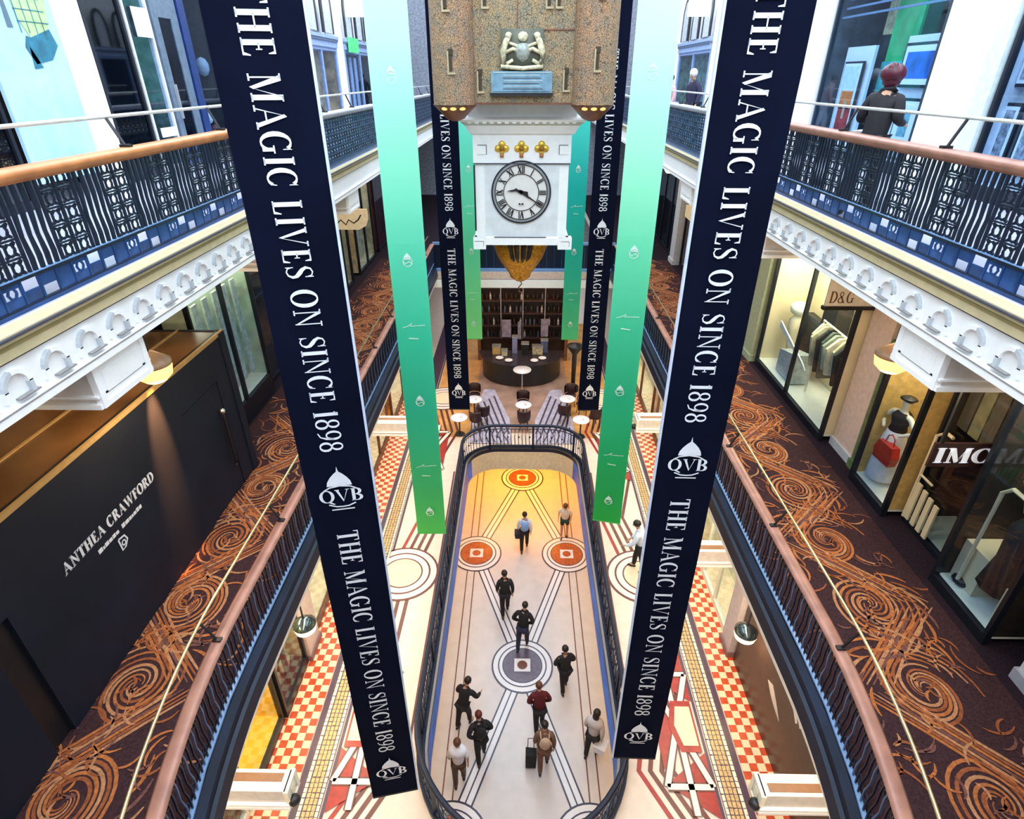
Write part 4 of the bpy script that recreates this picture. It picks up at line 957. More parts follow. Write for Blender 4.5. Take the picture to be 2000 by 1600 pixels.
# dark wall above/behind hoarding and pale pier
pil('pier', -1, 6.9, 6.2, 7.1, L1+2.88, L2-.5, M('warm_plaster', (.50, .34, .20), .6), 'warm lit plaster pier rising behind the charcoal hoarding')
GRN = M('pale_green_panel', (.50, .60, .46), .5, var=.35, scale=2)
r, L, H = unit('shop_window', -1, 6.1, 9.9, 12.6, L1, E(-3.3), 'pale green lit shop window just beyond the charcoal hoarding', back=GRN, floor=WHT2, mull=2, depth=.5, plinth=.5, frame=DKFRAME, lit=1.2)
for i in range(5): bx('hanging_cloth', M('cloth_mint_white', (.60, .68, .58), var=.3), r, .25, .29, -1.1+.42*i, -.9+.42*i, .7, 2.9)
r, L, H = unit('shop_cabinet', -1, 6.6, 7.8, 9.7, E(-3.82), E(-2.7), 'dark glazed fanlight cabinet above far end of the hoarding', back=DARKIN, floor=DARKIN, mull=2, depth=.5, plinth=.06, frame=M('cream_frame', (.66, .56, .40)))
for nm, y0, y1, bk, lab in (('shop_window', 12.9, 18.4, MID1, 'dark shop window right of the nearest left banner, lower gallery'), ('shop_window', 19.5, 21.2, M('cream_lit', (.72, .60, .36), var=.2), 'narrow cream lit shop window by the projecting sign, lower left gallery'), ('shop_window', 22.2, 25.0, M('ochre_goods', (.66, .55, .34), var=.4, scale=4), 'farther cream lit window before the mint banner, lower left gallery'), ('shop_window', 25.6, 33, M('deep_red_goods', (.10, .015, .012), var=.7, scale=3), 'deep red shop front beyond the mint banner, lower left gallery')):
    unit(nm, -1, 6.3, y0, y1, L1, E(-3.0), lab, back=bk, floor=bk, mull=2, depth=.5, lit=.9 if y0 in (19.5, 22.2) else 0)
sg = place('projecting_sign', -1, 5.35, 18.5, 18.6, E(-4.15), 'cream rounded projecting shop sign hanging in the lower left gallery', 'sign')
m = MB(); m.prism([(a, -.03, b) for a, b in ((-.5, .62), (.62, .62), (.62, .0), (-.2, .0), (-.42, .12), (-.5, .32))], (0, .06, 0), M('sign_cream', (.72, .60, .40), emit=.25)); m.build('sign_board', None, sg)
m = MB(); [m.poly([(a, .035*q, b) for a, b in p_]) for q in (-1, 1) for p_ in st([(-.3, .45), (-.2, .3), (-.05, .2), (.1, .3), (.2, .15), (.35, .3), (.45, .2)], [.04]*7) if m.use(BLACK)]; m.build('script', None, sg)
m = MB(); m.tube([(.5, 0, .62), (.5, 0, 2.02)], .03, 6, BLACK); m.build('bracket', None, sg)

# ================================================================= lower gallery right: lit fashion windows
IVORY = M('ivory_display', (.78, .68, .44), .6, var=.08, scale=2)
PALE = M('display_white', (.82, .84, .74), .5, var=.04)
PINK = M('pink_plaster', (.74, .58, .50), .55, var=.1)
GREENP = M('green_tile', (.12, .20, .08), .35, var=.3)
HZ = E(-3.35)
r, L, H = unit('fashion_window', 1, 6.2, 10.5, 14.4, L1, HZ, 'lit corner window with rail of pale clothes and a red bag, right lower gallery', back=IVORY, floor=PALE, mull=2, depth=1.1, plinth=.16, lit=2.2)
random.seed(31)
m = MB(); m.tube([(.45, -1.7, .2), (.45, -1.7, 2.0), (.45, -.1, 2.0), (.45, -.1, .2)], .022, 6, M('rail_cream', (.80, .76, .56), .4)); m.build('clothes_rail', None, r)
GAR = [M('garment_%d' % i, c, .8, var=.3, scale=6) for i, c in enumerate(((.50, .46, .30), (.10, .12, .09), (.66, .62, .48), (.02, .02, .02), (.30, .34, .26)))]
for i in range(9):
    y = -1.6+i*.17; h = random.uniform(.7, 1.25); w_ = random.uniform(.24, .34); m = MB()
    m.prism([(.45-w_*.3, y, 1.95), (.45+w_*.3, y, 1.95), (.45+w_, y, 1.72), (.45+w_*.7, y, 1.95-h), (.45-w_*.7, y, 1.95-h), (.45-w_, y, 1.72)], (0, .07, 0), GAR[(i*2+1) % 5]); m.build('garment', None, r)
m = MB(); m.prism([(.25, .3, .2), (.25, 1.2, .2), (.25, 1.2, .75), (.25, .3, .95)], (.4, 0, 0), M('grey_mesh', (.42, .50, .50), .3, var=.3, scale=12)); m.build('display_crate', None, r)
RED = M('red_leather', (.42, .008, .010), .3, var=.2)
def handbag(c, w_, h_, d_, mat, label, rz=0, s=1):
    b = empty('handbag', c, rz, label, 'handbag'); m = MB()
    m.prism([(-w_/2, -d_/2, 0), (w_/2, -d_/2, 0), (w_*.58, -d_/2, h_*.5), (w_*.42, -d_/2, h_), (-w_*.42, -d_/2, h_), (-w_*.58, -d_/2, h_*.5)], (0, d_, 0), mat); m.build('bag_body', None, b)
    m = MB(); m.tube([(-w_*.25, 0, h_), (-w_*.2, 0, h_*1.35), (0, 0, h_*1.5), (w_*.2, 0, h_*1.35), (w_*.25, 0, h_)], .012, 5, mat); m.build('strap', None, b)
    m = MB(); m.box(-w_*.05, w_*.05, -d_/2-.008, -d_/2, h_*.5, h_*.65, GOLD); m.build('clasp', None, b); return b
handbag((6.62, 10.95, L1+.16), .36, .32, .16, RED, 'dark red handbag standing at near end of the clothes rail window', R(80))
m = MB(); m.box(.8, 1.0, .5, 1.5, .5, 1.6, M('garment_dark', (.02, .018, .015), .8)); m.ball((.55, 1.35, 1.75), .22, 10, PALE, (1, 1, .8)); m.lathe([(.04, .2), (.10, .8), (.16, 1.2), (.17, 1.45), (.06, 1.6)], (.55, 1.35, 0), 10, M('garment_cream', (.70, .62, .42), .8)); m.build('display_bust', None, r, True)
m = MB(); m.box(.7, 1.05, -.1, .5, 1.3, 2.3, M('garment_dark', (.02, .018, .015))); m.box(.7, 1.0, -1.75, -1.2, .2, .55, IVORY); m.ball((.4, -1.55, .24), .16, 8, BLACK, (1, 1.2, .4)); m.build('display_item', None, r)
m = MB(); m.prism([(.15, -.4, .9), (.15, -.2, 1.0), (.15, 1.3, 1.45), (.15, 1.3, 1.3)], (.03, 0, 0), PALE); m.build('display_arm', None, r)
sgn = empty('shop_sign', (5.98, 10.40, E(-3.62)), 0, 'white sign with dark letters facing along the gallery above the clothes rail window', 'sign')
bx('sign_board', M('sign_white', (.80, .74, .64)), sgn, -.47, .42, 0, .04, -.06, .62)
for x_ in (-.4, .34): bx('bracket', BLACK, sgn, x_, x_+.02, .0, .03, .62, 1.53)
bx('sign_ledge', BLACK, sgn, -.5, .45, -.03, .06, -.13, -.06)
m = MB(); text(m, 'D&G', .22, (-.42, -.008, .0), (1, 0, 0), (0, 0, 1), fit=.46, mat=WOODD); m.build('lettering', None, sgn)
unit('fanlight', 1, 6.0, 12.7, 14.4, E(-3.3), E(-2.7), 'amber lit strip above the dark fascia, right lower gallery', 'fanlight', back=M('amber_glow', (.80, .42, .06), emit=.5), floor=DARKIN, mull=2, depth=.3, plinth=.05)
pil('pilaster', 1, 6.1, 14.5, 15.1, L1, HZ, M('pale_green_plaster', (.46, .52, .34), .5), 'pale green pilaster beside nearest right navy banner, lower gallery')
pil('pilaster', 1, 6.45, 9.67, 10.42, L1, E(-3.3), PINK, 'pink plaster pilaster between the clothes rail window and mannequin window', base=M('pale_base', (.55, .60, .66)))
pil('pilaster', 1, 6.42, 9.29, 9.60, L1, E(-4.0), GREENP, 'narrow green pilaster strip left of the mannequin window')
r, L, H = unit('fashion_window', 1, 6.22, 8.05, 9.22, L1, HZ, 'lit narrow window with white mannequin holding a red bag', back=M('ochre_back', (.62, .42, .14), var=.2), floor=PALE, mull=1, depth=.95, plinth=.16, lit=2.2)
bx('side_return', IVORY, r, .1, .9, -.56, -.53, .16, .75)
r, L, H = unit('shop_doorway', 1, 6.55, 6.65, 8.0, L1, HZ, 'dark recessed doorway with white lettering band, right lower gallery', 'doorway', back=M('maroon_dark', (.035, .012, .010), var=.5, scale=4), floor=IVORY, mull=1, depth=.9, plinth=.10)
ls = empty('lettered_panel', (5.98, 6.70, E(-4.62)), 0, 'dark hanging panel with bold white letters facing along the right lower gallery', 'sign')
bx('panel', M('maroon_dark', (.035, .012, .010)), ls, -.46, .58, 0, .04, -.06, .32); bx('bracket', BLACK, ls, .50, .54, .0, .04, .32, 2.49); bx('bracket', BLACK, ls, -.40, -.36, .0, .04, .32, 2.49)
m = MB(); LB = M('letter_bright', (.84, .84, .92), emit=.25); text(m, 'IMO', .24, (-.42, -.008, .01), (1, 0, 0), (0, 0, 1), fit=.80, mat=LB); text(m, 'IMO', .24, (-.40, -.010, .015), (1, 0, 0), (0, 0, 1), fit=.80); m.build('lettering', None, ls)
for i in range(4): bx('cream_slat', IVORY, r, -.03, .0, .50-.16*i, .60-.16*i, .12, .85-.03*i)
m = MB(); m.tube([(-.03, .62, .12), (-.03, .62, 1.75), (-.03, .45, 1.9), (-.03, .30, 1.9)], .028, 6, IVORY); m.tube([(-.03, .62, 1.0), (-.03, .30, 1.0)], .02, 5, IVORY); m.build('door_frame', None, r)
for i in range(5): bx('curtain', M('curtain_gold', (.52, .32, .11), .7, var=.3, scale=5) if i % 2 else M('curtain_brown', (.22, .12, .05), .7), r, .2, .26, .62-.25*i, .40-.25*i, 1.95, 3.1)
r, L, H = unit('fashion_window', 1, 6.18, 5.40, 6.60, L1, HZ, 'lit corner window with dark coat and black hat, far right lower gallery', back=M('back_black', (.02, .016, .014), var=.3), floor=PALE, mull=1, depth=.95, plinth=.16, lit=2.2)
bx('cream_plinth', IVORY, r, .25, .9, .1, .56, .16, .85); bx('cream_plinth', IVORY, r, .25, .9, -.58, -.3, .16, .75)
m = MB(); m.tube([(.2, .35, .16), (.2, .35, 1.85), (.2, .22, 2.0), (.2, .0, 2.0), (.2, -.08, 1.85)], .03, 6, IVORY); m.build('display_hoop', None, r)
m = MB(); m.lathe([(.02, 1.75), (.10, 1.72), (.24, 1.5), (.22, 1.0), (.30, .5), (.0, .5)], (.45, -.05, 0), 10, BLACKM); m.build('display_coat', None, r, True)
m = MB(); m.ball((.30, .36, .22), .15, 10, BLACK, (1, 1, .5)); m.build('display_hat', None, r, True)
m = MB(); m.ball((.35, -.25, 1.55), .10, 8, WHT); m.ball((.3, .1, 2.2), .12, 8, WHT); m.build('display_bust', None, r, True)
pil('pilaster', 1, 6.25, 3.9, 4.9, L1, HZ, M('pale_stone', (.62, .66, .70), .5), 'pale stone pilaster with green edge at lower right picture edge', base=M('grey_stone', (.38, .40, .48), .5))
for y0, y1, bk, lab in ((15.3, 23.6, M('brown_shop', (.12, .04, .02), var=.6), 'brown interior shop window right of large mint banner, lower right gallery'), (24.6, 29, DARKIN, 'dark shop front with small lights beyond the white post, lower right gallery'), (29.2, 36, DARKIN, 'farthest dark shop front on the lower right gallery')):
    unit('shop_window', 1, 6.3, y0, y1, L1, E(-2.95), lab, back=bk, floor=bk, mull=3, depth=.6, lit=.5 if y0 < 16 else 0)
pil('pilaster', 1, 6.1, 23.8, 24.5, L1, E(-2.9), M('grey_white_post', (.60, .60, .62)), 'slim grey-white post between two dark windows, lower right gallery')
sg = place('projecting_sign', 1, 5.5, 19.4, 19.5, E(-4.1), 'cream projecting shop sign on the lower right gallery', 'sign')
m = MB(); m.prism([(a, -.03, b) for a, b in ((-.35, .55), (.5, .55), (.5, .0), (-.1, .0), (-.35, .2))], (0, .06, 0), M('sign_cream', (.72, .60, .40), emit=.25)); m.build('sign_board', None, sg); m = MB(); m.tube([(.3, 0, .5), (.3, 0, 1.97)], .03, 6, BLACK); m.build('bracket', None, sg)

# ================================================================= lamps
AMB = M('lamp_amber', (1.0, .50, .16), .4, emit=1.8); OPAL = M('lamp_opal', (1.0, .86, .62), .3, emit=1.6)
def dome_lamp(loc, label, top, col=OPAL, cap=M('amber_glass_cap', (.50, .30, .17), .25), r_=.27, power=0, flip=False):
    l_ = empty('pendant_lamp', loc, 0, label, 'lamp')
    m = MB(); m.lathe([(.0, -.16), (r_*.55, -.13), (r_*.9, -.06), (r_, .04), (r_*.97, .10)], (0, 0, 0), 20, col); m.build('lamp_bowl', None, l_, True)
    m = MB(); m.lathe([(r_*1.03, .08), (r_*1.03, .12), (r_*.6, .20), (.05, .26)], (0, 0, 0), 20, cap); m.build('lamp_cap', None, l_, True)
    m = MB(); m.tube([(0, 0, .24), (0, 0, top)], .018, 6, BLACK); m.build('rod', None, l_)
    if power:
        d = bpy.data.lights.new('lamp', 'POINT'); d.energy = power; d.color = WARM; d.shadow_soft_size = .08; o = bpy.data.objects.new('lamp', d); COL.objects.link(o); o.location = (loc[0], loc[1], loc[2]-.3)
    return l_
dome_lamp((-4.62, 6.42, E(-3.15)), 'glowing opal dome lamp above the charcoal hoarding', 1.02, AMB, r_=.22, power=55)
dome_lamp((4.85, 7.15, E(-3.30)), 'glowing opal dome lamp before the pink pilaster, right lower gallery', 1.17, AMB, r_=.22, power=45)
dome_lamp((4.45, 8.0, E(-9.72)), 'chrome capped dome lamp above the dark ground floor shopfront, right', 2.70, OPAL, M('chrome_cap', (.10, .14, .16), .12, .8), .22, 35)
dome_lamp((-4.35, 7.9, E(-9.55)), 'dark capped dome lamp above the cushion display, left ground floor', 2.53, OPAL, M('chrome_cap', (.10, .14, .16), .12, .8), .22, 35)
for k, (x, y, z_) in enumerate(((5.35, 23.2, E(-3.1)), (-4.6, 25.5, E(-3.1)))):
    l_ = empty('lantern', (x, y, z_), 0, ('brown lantern with white glass hanging right of large mint banner', 'brown lantern hanging between mint banner and far navy banner, left')[k], 'lantern')
    m = MB(); m.lathe([(.10, 0), (.18, .1), (.18, .42), (.10, .5)], (0, 0, 0), 8, OPAL); m.build('lamp_glass', None, l_)
    m = MB(); m.lathe([(.22, .46), (.22, .52), (.10, .66), (.03, .8)], (0, 0, 0), 8, WOODD); m.tube([(0, 0, .78), (0, 0, .97)], .02, 5, BLACK); m.build('lamp_cap', None, l_)

# ================================================================= ground floor shops
YEL = M('yellow_panel', (.90, .58, .02), .5, var=.10); ORA = M('orange_cloth', (.72, .22, .02), .7, var=.4)
TOPG = E(-8.5)
r, L, H = unit('display_window', -1, 4.95, 5.6, 7.3, GF, TOPG, 'bright yellow backed shop window, left ground floor', back=YEL, floor=YEL, mull=1, depth=.9, plinth=.2, frame=BLACK, lit=2.0)
m = MB(); m.tube([(.2, .2, 1.9), (.24, .25, 1.4), (.22, .3, 1.0)], [.10, .2, .06], 8, ORA); m.build('draped_scarf', None, r, True)
r, L, H = unit('display_window', -1, 4.90, 7.35, 8.7, GF, TOPG, 'shop window with beige cushions on black stand, left ground floor', back=M('tan_back', (.55, .38, .14), var=.4, scale=4), floor=BLACK, mull=1, depth=.8, plinth=.25, frame=BLACK, lit=2.0)
for i, (y, z_, c) in enumerate(((.2, .5, (.30, .20, .10)), (.2, .95, (.50, .42, .28)), (.2, 1.4, (.74, .62, .34)), (-.3, .45, (.62, .46, .22)), (-.3, 1.0, (.66, .50, .26)), (-.3, 1.5, (.76, .64, .36)))):
    m = MB(); m.ball((.35, y, z_), .26, 10, M('cushion_%d' % i, c, .8, var=.2), (.35, .85, .85)); m.build('cushion', None, r, True)
m = MB(); m.box(.1, .2, -.02, .04, .1, 1.9, BLACK); m.box(.1, .2, .5, .56, .1, 1.9, BLACK); m.build('stand', None, r)
pil('pilaster', -1, 4.85, 8.75, 9.4, GF, E(-7.3), M('blush_plaster', (.66, .54, .50), .5), 'blush plaster pilaster with mauve base beside cushion display', base=M('mauve_base', (.22, .13, .14)))
r, L, H = unit('display_window', -1, 4.95, 3.2, 5.5, GF, TOPG, 'cluttered dark and gold shop window at bottom left, ground floor', back=M('clutter', (.30, .20, .08), var=.9, scale=9), floor=M('clutter', (.30, .20, .08)), mull=2, depth=.8, plinth=.2, frame=WHT2, lit=1.2)
random.seed(8)
for i in range(10): m = MB(); m.ball((.3, random.uniform(-1, 1), random.uniform(.4, 2.4)), random.uniform(.1, .2), 7, random.choice([ORA, BLACK, YEL, GAR[2], GOLD]), (1, 1, 1.2)); m.build('display_item', None, r, True)
CRM = M('cream_lit_front', (.80, .66, .40), .5, var=.25, scale=3)
for y0, y1, lab in ((9.5, 13.2, 'cream lit shop window left of the circle mosaic, ground floor'), (13.9, 18.5, 'amber shop window left of the large mint banner, ground floor'), (19.2, 26, 'farthest amber shop window on the left ground floor')):
    unit('display_window', -1, 4.95, y0, y1, GF, TOPG, lab, back=CRM if y0 < 13 else M('amber_front', (.62, .26, .05), .5, var=.6, scale=2), floor=CRM, mull=3, depth=.7, plinth=.2, frame=WOODD, lit=1.5)
# fascia boards over ground shops
for s in (-1, 1):
    struct(MB().box(s*4.88, s*5.0, -1, 30, TOPG, L1-.34, M('shop_fascia_cream', (.72, .60, .42), .5, var=.12)).build('trim_9' if s < 0 else 'trim_10'))
BR = M('brown_black_board', (.030, .014, .010), .3, var=.3)
r = place('shop_hoarding', 1, 4.85, 4.9, 8.9, GF, 'glossy brown-black shop panel with grey line drawings, right ground floor', 'hoarding')
bx('board', BR, r, 0, .06, -2.0, 2.0, 0, TOPG-GF)
m = MB(); GY = M('drawing_grey', (.50, .46, .44), .5)
for off in (0, .14): m.tube([(-.012, .95-off, 2.2+off*.6), (-.012, .45-off, 2.05+off*.6), (-.012, -.35-off, 1.95+off*.5), (-.012, -.6-off, 1.75+off*.5)], .022, 5, GY)
m.build('line_drawing', None, r); m = MB(); m.use(GY); m.prism([(-.012, a, b) for a, b in ((.55, 1.35), (.35, 1.45), (.1, 1.3), (-.15, 1.1), (.15, 1.15), (.3, 1.2))], (.01, 0, 0)); m.build('emblem', None, r)
pil('pilaster', 1, 4.75, 9.0, 9.5, GF, E(-9.3), M('lilac_plaster', (.52, .46, .50), .5), 'lilac grey pilaster with mauve base beside the brown-black panel', base=M('mauve_base', (.22, .13, .14)))
for y0, y1, lab in ((9.6, 12.6, 'cream lit shop window right of the nearest right banner, ground floor'), (13.0, 18.5, 'amber shop window right of large mint banner, ground floor'), (19.2, 26, 'farthest amber shop window on the right ground floor')):
    unit('display_window', 1, 4.85, y0, y1, GF, TOPG, lab, back=CRM, floor=CRM, mull=3, depth=.7, plinth=.2, frame=WOODD if y0 > 12 else WHT2, lit=1.5)
unit('display_window', 1, 4.95, 2.6, 4.8, GF, TOPG, 'dark shop window at bottom right below the slotted beam', back=DARKIN, floor=WHT2, mull=2, depth=.8, plinth=.2, frame=WHT2)

# ================================================================= cafe on the ground floor
MAR = M('maroon_leather', (.028, .008, .012), .4, var=.3); STEEL = M('steel', (.62, .62, .66), .25, .8); CUP = M('crockery', (.84, .80, .84), .3)
bb = empty('back_bar', (0, 25.6, GF), 0, 'dark back bar with shelves of bottles under the far bridge', 'bar')
m = MB(); m.box(-2.1, 2.1, .0, .1, 0, 3.9, M('bar_back_dark', (.025, .012, .014), .4, var=.5)); m.box(-2.1, -1.95, -.4, 0, 0, 3.9, WOODD); m.box(1.95, 2.1, -.4, 0, 0, 3.9, WOODD); m.build('cabinet', None, bb)
for z_ in (1.1, 1.7, 2.3, 2.9, 3.5): bx('shelf', M('shelf_dark', (.05, .03, .035), .3), bb, -1.95, 1.95, -.38, 0, z_, z_+.04)
for x, w_, z_ in ((-.75, .42, 1.3), (1.0, .34, 1.35), (-.15, .16, 1.2)): bx('back_panel', M('lavender_panel', (.30, .28, .48), .5, var=.3, scale=5), bb, x-w_/2, x+w_/2, -.42, -.40, z_-.1, z_+.75)
for x in (-1.0, 0, 1.0): bx('upright', STEEL, bb, x-.02, x+.02, -.39, -.35, 1.1, 3.9)
random.seed(44)
BC = [M('bottle_%d' % i, c, .15, .1, var=.2) for i, c in enumerate(((.10, .12, .22), (.02, .02, .04), (.50, .50, .66), (.05, .02, .03), (.02, .03, .03)))]
bp = {}
def bottle(x, y, z_, c, lab, grp):
    if c not in bp:
        o = MB().lathe([(.045, 0), (.05, .02), (.05, .20), (.018, .27), (.018, .33), (.022, .34)], (0, 0, 0), 8, BC[c]).build('bottle', None, None, True, origin=1); bp[c] = o
    else: o = bp[c].copy(); COL.objects.link(o)
    o.location = (x, y, z_); return tag(o, lab, 'bottle', grp)
for k, z_ in enumerate((1.14, 1.74, 2.34, 2.94, 3.54)):
    x = -1.85
    while x < 1.9:
        bottle(x, 25.6-.2, GF+z_, random.randrange(5), 'small bottle standing on the back bar shelves under the bridge', 'bottles on the back bar shelves'); x += random.uniform(.16, .3)
ct = empty('bar_counter', (-.05, 23.9, GF), 0, 'rounded dark bar counter with pale top in front of the back bar', 'bar counter')
def oval(rx, ry, n=24, a0=180, a1=360): return [(rx*math.cos(R(a0+(a1-a0)*i/n)), ry*math.sin(R(a0+(a1-a0)*i/n))) for i in range(n+1)]
m = MB(); m.prism([(a, b, .05) for a, b in oval(1.75, 1.45)], (0, 0, 1.0), BLACK); m.build('counter_body', None, ct)
m = MB(); m.prism([(a, b, 1.05) for a, b in oval(1.9, 1.6)], (0, 0, .05), M('counter_top', (.035, .025, .03), .2)); m.build('counter_top', None, ct)
for i, (x, y, w_, d_, h_, mt) in enumerate(((-1.1, -.3, .35, .3, .35, M('tan_box', (.52, .34, .12))), (-.3, -.2, .22, .25, .75, M('coffee_machine', (.32, .33, .55), .3, .4)), (.15, -.35, .3, .3, .5, BLACK), (-.75, -.5, .25, .2, .25, GAR[0]), (.7, -.3, .45, .3, .35, M('pastry_glass', (.45, .36, .24), .3, var=.6)), (1.0, -.1, .3, .25, .55, BC[0]))):
    m = MB(); m.box(x-w_/2, x+w_/2, y-d_/2, y+d_/2, 1.10, 1.10+h_, mt); m.box(x-w_/2-.02, x+w_/2+.02, y-d_/2-.02, y+d_/2+.02, 1.10+h_, 1.13+h_, STEEL); o = m.build('counter_appliance', origin=None)
    o.location.x += -.05; o.location.y += 23.9; o.location.z += GF; tag(o, ('tan box', 'blue-grey coffee machine', 'black grinder', 'olive tin', 'glazed pastry case', 'pale blue case')[i]+' standing on the rounded bar counter', 'appliance')
for i, (x, y) in enumerate(((-.95, -.85), (-.55, -1.1), (.55, -1.1), (.9, -.85))):
    o = MB().lathe([(.05, 0), (.14, .02), (.17, .04), (.0, .03)], (0, 0, 0), 16, CUP).build('plate', origin=1); o.location = (x-.05, 23.9+y, GF+1.10); tag(o, 'white plate on the front rim of the rounded bar counter', 'plate', 'white plates on the bar counter')
ht = empty('high_table', (-.02, 21.95, GF), 0, 'round white topped high table on thin steel stem before the bar', 'table')
m = MB(); m.lathe([(.0, 1.06), (.36, 1.06), (.38, 1.08), (.38, 1.10), (.0, 1.10)], (0, 0, 0), 24, CUP); m.build('table_top', None, ht, True); m = MB(); m.tube([(0, 0, .03), (0, 0, 1.06)], .025, 8, STEEL); m.build('pedestal', None, ht); m = MB(); m.lathe([(.24, 0), (.22, .03), (.03, .05)], (0, 0, 0), 16, STEEL); m.build('table_base', None, ht)
# lavender mats beside the bar
LAV = M('lavender_stone', (.46, .42, .54), .5, var=.25, scale=4); LVD = M('stripe_dark', (.06, .04, .07), .5)
for s in (-1, 1):
    m = MB(); q = [(s*.42, 17.95), (s*2.0, 17.95), (s*1.95, 19.6), (s*1.65, 22.2), (s*1.2, 22.2), (s*.5, 19.7)]
    m.poly([(a, b, GF+.03) for a, b in q][::s], LAV)
    for j in range(6): m.ribbon([(s*(.50+.22*j), 18.6+.02*j), (s*min(1.9, .45+.2*j+.75), 21.6-.25*j)], .07, GF+.036+.001*j, LVD)
    for j in range(6): m.ribbon([(s*(.5+.25*j), 18.0), (s*(.72+.22*j), 18.5), (s*(.5+.26*j), 19.1)], .045, GF+.044, LVD)
    tag(m.build('floor_mat'), ('left' if s < 0 else 'right')+'-hand lavender striped floor mat leading to the bar', 'mat')
def cafe_chair(loc=(0, 0, GF), rz=0, lab='', grp='maroon cafe chairs'):
    r = empty('cafe_chair', loc, rz, lab, 'chair', None)
    m = MB(); m.lathe([(.0, .44), (.22, .44), (.24, .47), (.22, .50), (.0, .50)], (0, 0, 0), 16, MAR); m.build('seat', None, r, True)
    m = MB(); m.lathe([(.25, .50), (.27, .62), (.27, .85), (.25, .90), (.22, .88), (.23, .52)], (0, 0, 0), 16, MAR, R(20), R(160)); m.build('backrest', None, r, True)
    for a in (45, 135, 225, 315): m = MB(); m.tube([(.17*math.cos(R(a)), .17*math.sin(R(a)), .45), (.22*math.cos(R(a)), .22*math.sin(R(a)), 0)], .016, 5, BLACK); m.build('leg', None, r)
    return r
def cafe_table(loc, lab):
    r = empty('cafe_table', loc, 0, lab, 'table')
    m = MB(); m.lathe([(.0, .71), (.30, .71), (.32, .73), (.30, .75), (.0, .75)], (0, 0, 0), 20, CUP); m.build('table_top', None, r, True); m = MB(); m.tube([(0, 0, .02), (0, 0, .71)], .03, 7, BLACK); m.build('pedestal', None, r); m = MB(); m.lathe([(.2, 0), (.18, .03), (.03, .05)], (0, 0, 0), 12, BLACK); m.build('table_base', None, r); return r
ch0 = None
CH = [(-1.95, 20.9, 0, 'maroon tub chair behind the left cafe table'), (-1.5, 19.35, 180, 'maroon tub chair in front of the left cafe table'), (-1.75, 18.9, 160, 'maroon tub chair nearest the opening rim, left'), (.02, 20.3, 0, 'maroon tub chair straight below the high table'), (.05, 19.0, 180, 'maroon tub chair in centre against the opening rim'), (1.95, 20.9, 10, 'maroon tub chair behind the right cafe table'), (1.6, 19.5, 180, 'maroon tub chair in front of the right cafe table'), (2.75, 19.2, 200, 'maroon tub chair nearest the opening rim, right'), (2.35, 20.2, -80, 'maroon tub chair turned sideways at right cafe table')]
for x, y, a, lab in CH:
    if ch0 is None: ch0 = cafe_chair((x, y, GF), R(a), lab)
    else: copy_tree(ch0, (x, y, GF), R(a), lab)
cafe_table((-1.9, 20.0, GF), 'small round white cafe table at left of the mats'); cafe_table((.03, 19.6, GF), 'small round white cafe table centred behind the opening'); cafe_table((1.75, 20.1, GF), 'small round white cafe table at right of the mats')
cafe_table((-2.35, 18.6, GF), 'round white cafe table by the left corner of the opening'); cafe_table((2.15, 18.5, GF), 'round white cafe table by the right corner of the opening')
for i, (x, y) in enumerate(((-1.9, 20.0), (.03, 19.6), (1.75, 20.1), (-2.35, 18.6), (2.15, 18.5))):
    o = MB().lathe([(.03, 0), (.045, .05), (.05, .08), (.04, .08), (.03, .02)], (0, 0, 0), 10, CUP).build('cup', None, None, True, origin=1); o.location = (x+.08, y-.05, GF+.75); tag(o, 'white cup on a small round cafe table', 'cup', 'white cups on the cafe tables')
pt = empty('parasol_heater', (2.15, 22.2, GF), 0, 'tall black standing heater beneath the distant teal banner', 'heater')
m = MB(); m.lathe([(.0, 2.2), (.32, 2.1), (.34, 2.05), (.10, 1.7), (.09, .2)], (0, 0, 0), 14, BLACK); m.build('heater_head', None, pt, True); m = MB(); m.lathe([(.25, 0), (.25, .2), (.05, .25)], (0, 0, 0), 14, BLACK); m.build('base', None, pt)
# ================================================================= people
SKIN = M('skin', (.52, .30, .20), .55, var=.06)
def skin_mesh(name, V, Ed, Rd, mat, parent, root=0, sub=1):
    me = bpy.data.meshes.new(name+'_src'); me.from_pydata(V, Ed, []); o = bpy.data.objects.new(name+'_src', me); COL.objects.link(o)
    sk = o.modifiers.new('skin', 'SKIN'); sk.use_smooth_shade = True; sk.branch_smoothing = .6
    if not me.skin_vertices: 
        bm = bmesh.new(); bm.from_mesh(me); bm.verts.layers.skin.verify(); bm.to_mesh(me); bm.free()
    for i, r in enumerate(Rd):
        me.skin_vertices[0].data[i].radius = r if isinstance(r, tuple) else (r, r)
        me.skin_vertices[0].data[i].use_root = (i == root)
    ss = o.modifiers.new('sub', 'SUBSURF'); ss.levels = sub; ss.render_levels = sub
    dg = bpy.context.evaluated_depsgraph_get(); ev = o.evaluated_get(dg); nm = bpy.data.meshes.new_from_object(ev); nm.name = name
    bpy.data.objects.remove(o); nm.materials.clear(); nm.materials.append(mat); nm.polygons.foreach_set('use_smooth', [True]*len(nm.polygons))
    q = bpy.data.objects.new(name, nm); COL.objects.link(q); q.parent = parent; return q
